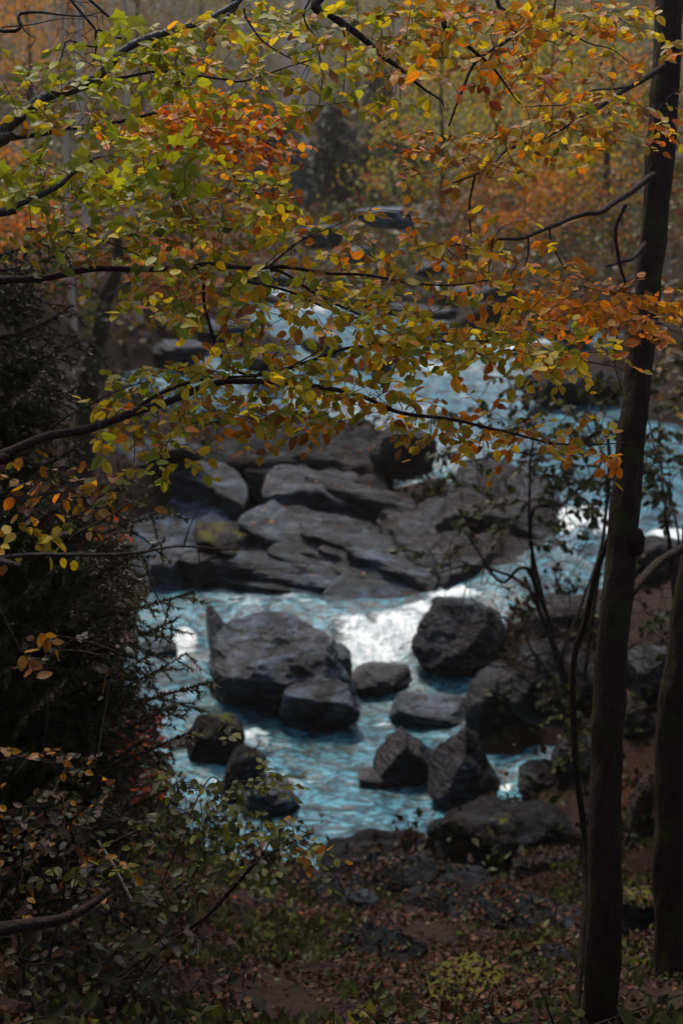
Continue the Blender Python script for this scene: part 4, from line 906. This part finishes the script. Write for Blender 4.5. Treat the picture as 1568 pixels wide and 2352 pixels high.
bs_ = P(-60, 2050, 9.0); gb = gpt(bs_[0], bs_[1], -.1)
t = empty('spruce_tree', gb, 'dark spruce with drooping boughs reaching over the pool from the left', 'tree')
stp = pl([(-110,1700),(-100,1300),(-90,900),(-85,560),(-80,200),(-75,-200)], 9.2)
trunk_part(t, [gb, *stp], .15, .05, M_BARK)
tw = MB(); nd = []; rs = np.random.default_rng(3)
boughs = [((20,1330),(395,1165),8.2,.10),((0,1440),(445,1360),7.8,.05),((-20,1660),(505,1560),7.6,.02),((30,1250),(330,1320),8.6,.2),((10,1500),(330,1450),8.4,.15),((-10,1560),(400,1620),8.2,.2),((20,1400),(260,1540),8.9,.2),
          ((-20,1720),(330,1700),8.3,.25),((-20,1750),(420,1790),7.9,.25),((-20,1800),(260,1880),8.0,.2),((40,1000),(200,1010),8.8,.2),((50,900),(220,860),9.3,.2),((50,830),(190,780),9.0,.15),((55,720),(170,700),9.0,.15),((60,600),(180,560),9.0,.12),((60,560),(150,520),8.8,.12),
          ((40,1100),(280,1120),8.7,.2),((20,1180),(260,1230),8.3,.2),((30,1050),(120,1090),8.0,.2),((20,1300),(180,1380),8.0,.25),((0,1480),(150,1560),7.9,.25),((-20,1640),(160,1760),7.7,.25),((45,950),(130,970),9.6,.2),((40,860),(-80,900),9.0,.2),((20,1150),(-100,1190),8.6,.2),((0,1400),(-120,1460),8.6,.2),
          ((-20,1600),(-100,1700),8.3,.2),((50,780),(100,860),8.6,.2),((20,1250),(90,1330),8.2,.2),((10,1350),(300,1260),9.6,.2),((10,1520),(250,1640),9.4,.25),((0,1580),(330,1530),9.3,.2),((-20,1700),(200,1640),9.0,.2),((0,1850),(180,1950),8.2,.2),((0,1880),(320,1960),7.8,.2)]
for e in [(380,1240),(300,1300),(410,1420),(350,1500),(430,1500),(380,1590),(300,1620),(440,1680),(350,1740),(300,1820),(360,1880),(280,1930),(240,1180),(300,1100)]:
    boughs.append(((-20, e[1]+rs.uniform(20, 120)-40), e, rs.uniform(7.7, 9.6), rs.uniform(.1, .25)))
for k in range(16):
    v0 = rs.uniform(1180, 1700); boughs.append(((-20, v0-60), (rs.uniform(170, 330), v0+rs.uniform(0, 110)), rs.uniform(8.4, 9.8), rs.uniform(.15, .3)))
for k in range(60):
    v0 = rs.uniform(540, 1960); boughs.append(((-20, v0), (rs.uniform(20, 150)+(150 if 1050 < v0 < 1900 else 0)*rs.random(), v0+rs.uniform(-10, 90)), rs.uniform(8.0, 10.2), rs.uniform(.1, .25)))
for (a, e, d, dr) in boughs:
    p0 = P(-95, e[1]+(.16+.22*rs.random())*(e[0]+95), 9.2+rs.uniform(-.2, .2)); p1 = P(e[0], e[1], d)
    path = frond(tw, nd, p0, p1, dr, 24 if abs(e[0]-a[0]) > 200 else 16, .44 if abs(e[0]-a[0]) > 200 else .38, rs)
    mb = MB(); mb.tube(path, np.linspace(.014, .003, len(path)), 5); mb.build('branch', M_TWIG, t)
tw.build('twigs', M_TWIG, t, kind='stuff')
needle_mass('needles', nd, t, .030, SPR)

# mossy dark trunk behind the spruce
q, d_ = hit(170, 1330); b = q
t = empty('mossy_tree', gpt(q[0], q[1], -.2), 'dark ivy clad trunk leaning right behind the spruce', 'tree')
dd = proj(q)[2]
trunk_part(t, [np.array(t.location), *pl([(190,1050),(212,850),(238,720),(262,620),(272,560),(268,500)], dd)], .24, .06, M_MOSSBARK, 14)
spray(t, [(pl([(225,800),(160,770),(120,840)], dd-.3), .03, .01, M_MOSSBARK), (pl([(250,680),(330,640),(420,655)], dd-.3), .025, .008, M_MOSSBARK)],
      [(220,740,38,120,dd-.35,.15,150,'K4H1','b'),(205,930,40,110,dd-.35,.15,130,'K4H1','b')], leaf_size=(.06, .1), limit=0)

# ------------------------------------------------------------------ shrubs by the water
def shrub(name, label, base_uv, d, stems, blobs, size, limit, bare=(), cat='shrub', m=None, r=.014, face=.7, tr=.0028):
    p = P(base_uv[0], base_uv[1], d) if d < 14 else hit(*base_uv)[0]; g = gpt(p[0], p[1], -.05)
    t = empty(name, g, label, cat)
    br = []
    for st, dd, r0 in stems: br.append(([g, *pl(st, dd)], r0, r0*.3, M_MOSSBARK))
    spray(t, br, blobs, leaf_size=size, limit=limit, face=face, twig_r=tr, m=m)
    if bare:
        mbn = [(pl([(x[0], x[1]), (x[0]+8, x[1]+8)], x[4]), .003, .003, M_TWIG) for x in bare]
        spray(t, mbn, [(*x, 'B1', 'b') for x in bare], bare=True, twig_r=tr*.9)
    return t
shrub('rhododendron', 'tangled dark shrub with drooping leaves between the rocks and the right trunk', (1325,1680), 18.5,
      [([(1290,1530),(1241,1409),(1226,1334),(1217,1229),(1215,1100),(1230,960)], (17.8, 16.5), .034), ([(1290,1530),(1330,1400),(1380,1250),(1400,1100)], 17, .024), ([(1241,1409),(1180,1330),(1080,1300),(990,1320)], 17, .03), ([(1226,1334),(1150,1340),(1100,1270),(1040,1180)], 17, .03),
       ([(1217,1230),(1300,1150),(1380,1060),(1340,960)], 16.8, .03), ([(1400,1050),(1300,1045),(1180,1040),(1060,1060)], 16.6, .028), ([(1350,1640),(1290,1510),(1230,1505),(1150,1532),(1080,1503),(1000,1465)], 17.2, .02)],
      [(1190,960,190,55,17,.4,110,'K5H2','b'),(1350,1060,140,90,17,.4,190,'K5H2','b'),(1120,1080,140,70,17,.4,80,'K5H2','b'),(1400,930,80,70,17,.4,80,'K5H1','b'),(1230,1200,200,60,17,.4,80,'K4H3','b'),(1330,1130,130,50,16.8,.4,80,'K5H1','b'),(1040,1240,130,60,17,.4,34,'K3H3','b'),(1250,860,110,60,17,.4,70,'K4H1B1','b')],
      (.08, .125), 300, bare=[(1150,1270,190,90,17,.4,380),(1300,1180,150,120,17,.4,240),(1180,1420,160,90,17.2,.4,260),(1080,1120,150,60,17,.4,100)], tr=.0065)
shrub('rhododendron', 'dark leafy shrub behind the right trunk at the right edge', (1560,1560), 17.5,
      [([(1540,1300),(1520,1100),(1510,950)], 16.8, .03), ([(1560,1250),(1500,1020),(1480,900)], 16.8, .02)],
      [(1520,1080,50,110,16.5,.3,120,'K4H2','b'),(1530,880,40,80,16.5,.3,60,'K3H2B1','b'),(1530,1450,40,60,16,.3,24,'K3H2','b')], (.08, .125), 150, bare=[(1510,1350,50,90,16.5,.3,60)], tr=.0065)
shrub('moss_sapling', 'mossy leaning sapling stem beside the black boulder', (1310,1720), 18,
      [([(1295,1640),(1270,1560),(1215,1480),(1190,1380)], 17.4, .026), ([(1270,1560),(1150,1520),(1060,1535)], 17.2, .02)],
      [(1290,1600,40,50,17.2,.2,50,'H4D1','b'),(1310,1700,30,60,17,.2,40,'H3D2','b')], (.06, .1), 60, bare=[(1240,1540,90,90,17.2,.3,200),(1330,1500,90,160,17,.3,240),(1470,1480,60,150,17,.3,160)], cat='sapling', tr=.0065)
shrub('leafy_shrub', 'sparse shrub with olive leaves reaching over the lower pool', (250,2290), 7.6,
      [([(170,2060),(240,1949),(320,1909),(380,1860),(425,1829)], (7.4, 7.3), .012), ([(350,2200),(470,2109),(540,2029),(590,1979),(650,1945),(720,1915)], (7.4, 7.0), .012), ([(450,2000),(468,1900),(455,1800)], 7.6, .007), ([(590,1979),(600,1900),(610,1800)], 7.3, .006), ([(455,1830),(520,1790),(600,1700)], 7.4, .005)],
      [(450,1810,120,30,7.4,.2,46,'H4D2','b'),(600,1810,60,40,7.3,.15,24,'D3H3','b'),(560,1900,120,50,7.2,.25,60,'H4D3','b'),(700,1925,45,35,7.0,.12,20,'D2B2H1','b'),(600,2000,140,60,7.3,.3,80,'H5D1','b'),(400,1900,90,60,7.5,.3,50,'H4D1','b'),(530,1690,60,20,7.3,.1,10,'H3D2','b')], (.036, .066), 300)
shrub('leafy_shrub', 'brown leaved brambly shrub low in the left corner', (120,2400), 6.4,
      [([(100,2250),(150,2050),(130,1900)], 6.6, .012), ([(60,2250),(40,2050),(60,1950)], 6.5, .012), ([(200,2300),(330,2200),(420,2150)], 6.6, .012), ([(200,2300),(230,2150),(290,2010)], 6.9, .01), ([(330,2200),(260,2100),(240,2030)], 6.9, .01)],
      [(150,1890,140,60,6.8,.3,110,'P4K5B1','b'),(120,2000,140,80,6.8,.3,110,'P4K5B1','b'),(220,1995,90,35,6.6,.15,30,'D4B2','b'),(330,2060,130,60,6.9,.3,80,'K5H2P2','b'),(100,2180,130,80,6.2,.3,80,'P4K5','b'),(330,2200,150,80,6.6,.3,80,'K5P2H1','b'),(90,1760,120,40,7.0,.2,40,'B2P2K2','b'),(160,1500,120,60,7.4,.3,30,'P3K3','b')], (.032, .06), 300, bare=[(400,2230,200,90,6.6,.3,160),(250,2100,160,90,6.8,.3,90)])
shrub('red_shrub', 'low shrub of red and orange leaves behind the lower spruce boughs', (270,1830), 12.6,
      [([(280,1750),(270,1660)], 12.3, .012), ([(300,1800),(330,1740)], 12.2, .012), ([(250,1800),(220,1700)], 12.4, .01)],
      [(270,1665,85,50,12.3,.4,220,'R2P5','b'),(320,1750,60,60,12.2,.4,150,'R2P5','b'),(270,1830,110,60,12,.4,170,'P6R1','b'),(190,1900,120,60,11.6,.4,120,'P5K2','b')], (.06, .1), 150)
shrub('red_shrub', 'red leaved bush on the left rocks above the mid pool', (200,1300), 17.5, [([(210,1250),(220,1210)], 17.2, .012)], [(210,1235,70,25,17.2,.4,90,'R2P3','b'),(120,1250,70,40,17,.4,60,'P5','b')], (.08, .12), 60)

# fallen dark branch lower left, twigs, sticks
mb = MB(); pth = smooth_path(pl([(-40,2140),(60,2125),(140,2112),(200,2084),(252,2046)], (5.6, 5.9))); mb.tube(pth, np.linspace(.030, .014, len(pth)), 9)
o = mb.build('fallen_branch', M_BARK, origin=pth[0]); tag(o, 'thick dark broken branch lying in the lower left brambles', 'branch')
mb = MB(); pth = smooth_path(pl([(225,1930),(262,1990),(288,2040),(305,2075)], 6.9)); mb.tube(pth, .008, 6)
tag(mb.build('stick', M_PALEBARK, origin=pth[0]), 'pale thin stick slanting through the brambles', 'stick')
mb = MB(); pth = smooth_path(pl([(1525,1180),(1545,1290),(1556,1400)], 10.2)); mb.tube(pth, .012, 6)
tag(mb.build('stick', M_BARK, origin=pth[0]), 'thin dark pole leaning at the right edge beside the second trunk', 'stick')

# ------------------------------------------------------------------ far trees
def far_tree(name, label, u, v, h, cr, pal, leafn=1500, trunk_r=.16, m=M_BARK, crown0=.25, group=None, cat='tree', lean=0.0, clumps=34, lsize=.17, far=True):
    q, d = hit(u, v); g = gpt(q[0], q[1], -.2); t = empty(name, g, label, cat, group)
    top = g+np.array([lean, 0, h])
    trunk_part(t, [g, g+(top-g)*.35+rng.normal(0, .1, 3), g+(top-g)*.7+rng.normal(0, .15, 3), top], trunk_r, trunk_r*.25, m, 8, 5)
    pos_, dir_, nr_, col_ = [], [], [], []
    for k in range(clumps):
        f = rng.uniform(crown0, 1.0); rad = cr*(1.0 if crown0 < .3 else .9)*math.sin(math.pi*min(1, .18+.82*f))**.6
        a = rng.uniform(0, 2*math.pi); rr = rad*math.sqrt(rng.uniform(.05, 1))
        c = g+(top-g)*f + np.array([math.cos(a)*rr, math.sin(a)*rr, -.12*rr])
        if k < 9:
            s = g+(top-g)*max(.1, f-.12); mb = MB(); mid = (s+c)/2+np.array([0, 0, .1*rr]); mb.tube(smooth_path([s, mid, c], 4), np.linspace(trunk_r*.3, .012, 9), 5); mb.build('branch', m, t)
        if leafn:
            n = max(3, leafn//clumps); sz = rng.uniform(.5, 1.15)*cr*.33
            o = rng.normal(0, 1, (n, 3))*np.array([sz, sz, sz*.28]); pos_.append(c+o); pc = pick(pal, 1)[0]; pc2 = pick(pal, n)
            col_.append(np.array([PAL[x[0]][x[1]] if rng.random() < .5 else PAL[pc[0]][pc[1]] for x in pc2]))
    if leafn:
        p = np.vstack(pos_); n = len(p)
        leaf_cloud('crown', p, rng.normal(size=(n, 3))+np.array([0, 0, -.3]), rng.normal(size=(n, 3))+np.array([0, -.3, .6]), rng.uniform(.7, 1.3, n)*lsize, np.vstack(col_), M_FARLEAF, t)
    return t
def far_spruce(label, u, v, h, cr, cols, name='spruce_tree'):
    q, d = hit(u, v); g = gpt(q[0], q[1], -.2); t = empty(name, g, label, 'tree')
    trunk_part(t, [g, g+np.array([0, 0, h*.5]), g+np.array([0, 0, h])], .2, .03, M_BARK, 8)
    nd = []; rs = np.random.default_rng(int(u))
    P_, D_, N_ = [], [], []
    for k in range(130):
        f = (k+rs.uniform(0, 1))/130; L = cr*(1-f)**.8+.25; a = rs.uniform(0, 6.283); dv = np.array([math.cos(a), math.sin(a), -.35]); s = g+np.array([0, 0, h*(.04+.95*f)])
        n = int(26*L)+8; tt = rs.uniform(.1, 1, n)[:, None]; c = s+dv*L*tt+rs.normal(0, .12, (n, 3))*np.array([1, 1, .5])*(.4+tt); c[:, 2] -= .25*(tt[:, 0]**2)*L
        P_.append(c); D_.append(np.tile(dv, (n, 1))+rs.normal(0, .6, (n, 3))+np.array([0, 0, -.4])); N_.append(rs.normal(size=(n, 3))+np.array([0, 0, 1]))
    p = np.vstack(P_); n = len(p); pc = np.array(cols)[rng.integers(len(cols), size=n)]
    leaf_cloud('needles', p, np.vstack(D_), np.vstack(N_), rng.uniform(.18, .4, n), pc, M_NEEDLE, t)
    return t
far_spruce('dark far spruce in the gap above the red bracken', 770, 490, 6.2, 3.2, [(.03, .032, .02), (.05, .05, .022), (.025, .025, .018)])
far_spruce('grey green far conifer left of the dark spruce', 640, 480, 5.5, 3.6, [(.10, .115, .08), (.13, .14, .10), (.08, .09, .065)])
far_spruce('olive conifer behind the dark spruce', 870, 400, 8, 3.6, [(.075, .07, .03), (.10, .085, .035)])
far_spruce('dim conifer on the right shore below the yellow trees', 950, 470, 4.0, 2.2, [(.05, .05, .022), (.07, .06, .025)])
for lb, u, v, rr, hh in [('left one of three pale trunks standing close together', 656, 412, .25, 26), ('slim middle one of three pale trunks standing close together', 673, 412, .26, 26), ('thickest rightmost of three pale trunks standing close together', 702, 428, .34, 26),
                         ('lone slim pale trunk in the gap above the red bracken', 910, 332, .17, 24), ('thin grey trunk on the left bank behind the beech leaves', 207, 660, .14, 18), ('thin orange lit trunk above the left stream', 320, 752, .1, 14), ('thin brown trunk close to the left spruce', 166, 745, .09, 13),
                         ('pale trunk in the hazy upper left', 125, 240, .18, 22), ('faint trunk above the wet limb', 262, 230, .2, 24), ('grey trunk left of the leafy top', 590, 330, .16, 22)]:
    far_tree('pale_trunk_tree', lb, u, v, hh, 2.6, 'Y3D2', 300, rr, M_PALEBARK, .7, cat='tree', clumps=16)
RT = [('yellow beech on the near part of the right slope', 1010, 500, 8.5, 4.0, 'Y4G3D2O1'), ('yellow green beech high on the right slope', 1130, 420, 9, 4.2, 'Y3G4D2'), ('golden beech mid right slope', 1260, 440, 8.5, 4.0, 'Y4G3O2D2'), ('orange tree beside the tall right trunk', 1390, 500, 7.5, 3.4, 'O3Y3B2D2'),
      ('yellow crown at the top of the right slope', 1080, 260, 11, 4.8, 'Y4G2O2'), ('orange crown between two yellow ones', 960, 250, 10, 4.0, 'O3Y3D2'), ('olive crown at the top right', 1250, 220, 11, 4.8, 'G3Y3D3'), ('dim tree behind the right trunk', 1500, 400, 10, 4.2, 'D3B2G1'), ('rusty young tree on the right shore', 1180, 560, 3.2, 2.0, 'O3B3R2'),
      ('copper bush below the golden beech', 1290, 560, 2.8, 2.0, 'B4O2R1'), ('red brown bush near the right shore', 1100, 500, 2.4, 1.8, 'R3B3O1'), ('brown shrub above the right shore', 1400, 620, 2.8, 2.2, 'B3D2K2'), ('olive tree far behind the gap', 820, 260, 13, 5.0, 'D3G1Y2'), ('ochre tree far up the valley', 900, 160, 14, 5.2, 'Y3D2B2'),
      ('brown olive tree over the pale trunks', 600, 220, 13, 5.0, 'D4Y1B1'), ('thin crowned tree in the hazy top', 470, 200, 13, 5.0, 'D4G1B1'), ('orange tree in the upper left corner', 70, 240, 9, 3.6, 'O5B2Y1'), ('rust tree next to the hazy trunk', 175, 200, 9, 3.6, 'O3B3D1'), ('orange bush on the left bank', 30, 560, 3.6, 2.2, 'O4B3'), ('dull orange bush lower on the left bank', 60, 660, 2.6, 1.8, 'O3B3R1'),
      ('red bush behind the level beech branch', 385, 680, 1.8, 1.3, 'R4O3'), ('purple brown thicket at the left river bend', 500, 600, 3.0, 2.2, 'B3R2K1'), ('grey olive tree behind the orange spray', 330, 330, 10, 4.0, 'D4B1'), ('dark brown thicket left of the bend', 430, 560, 3.5, 2.4, 'B2K3D1'), ('red bracken clump at the end of the valley', 845, 462, 1.6, 2.6, 'R5O1')]
for lb, u, v, h, cr, p in RT:
    far_tree('far_bush' if h < 4 else 'far_tree', lb, u, v, h, cr, p, 2600 if h > 4 else 1100, .16 if h > 4 else .05, M_BARK, .12 if h > 4 else .05, cat='tree' if h > 4 else 'bush', lsize=.2 if h > 4 else .15, clumps=46 if h > 4 else 24)
# mixed undergrowth on the far slopes
n = 60000; uu = rng.uniform(-100, 1670, n); dpt = rng.uniform(36, 190, n); xx = (uu-784)/FOC*dpt; yy = dpt
z = ground_h(np.stack([xx, yy], -1)); wz = water_h(np.stack([xx, yy], -1)); ok = (z > wz+.25)
cl = fbm(np.stack([xx*.22, yy*.22, 0*xx], -1), 3)
p = np.stack([xx, yy, z+np.abs(rng.normal(0, .45, n))*(1+cl).clip(.2, 2)], -1)[ok]; n = len(p)
cc = np.array([(.13, .07, .025), (.10, .075, .022), (.16, .115, .018), (.085, .08, .02), (.19, .06, .022), (.12, .095, .025)])
ci = ((fbm(p*.13+3, 3)*3.2+rng.normal(0, .8, n)+3).astype(int)).clip(0, 5)
o = leaf_cloud('undergrowth', p, rng.normal(size=(n, 3)), rng.normal(size=(n, 3))+np.array([0, -.4, .8]), rng.uniform(.2, .5, n), cc[ci]*.75, M_FARLEAF)


# ------------------------------------------------------------------ damp autumn air
hm = bpy.data.materials.new('damp air'); hm.use_nodes = True; ht = hm.node_tree; ht.nodes.clear()
ho = ht.nodes.new('ShaderNodeOutputMaterial'); hv = ht.nodes.new('ShaderNodeVolumePrincipled')
hv.inputs['Density'].default_value = 0.00035; hv.inputs['Color'].default_value = (1.0, 0.88, 0.70, 1); hv.inputs['Anisotropy'].default_value = 0.2
ht.links.new(hv.outputs[0], ho.inputs['Volume'])
V, Fh = np.array([(x, y, z) for x in (-290, 290) for y in (-40, 262) for z in (-9, 135)], float), [np.array([(0, 1, 3, 2), (4, 6, 7, 5), (0, 4, 5, 1), (2, 3, 7, 6), (0, 2, 6, 4), (1, 5, 7, 3)])]
tag(link(bpy.data.objects.new('haze', raw_mesh('haze', V, Fh, hm, smooth=False))), kind='stuff')
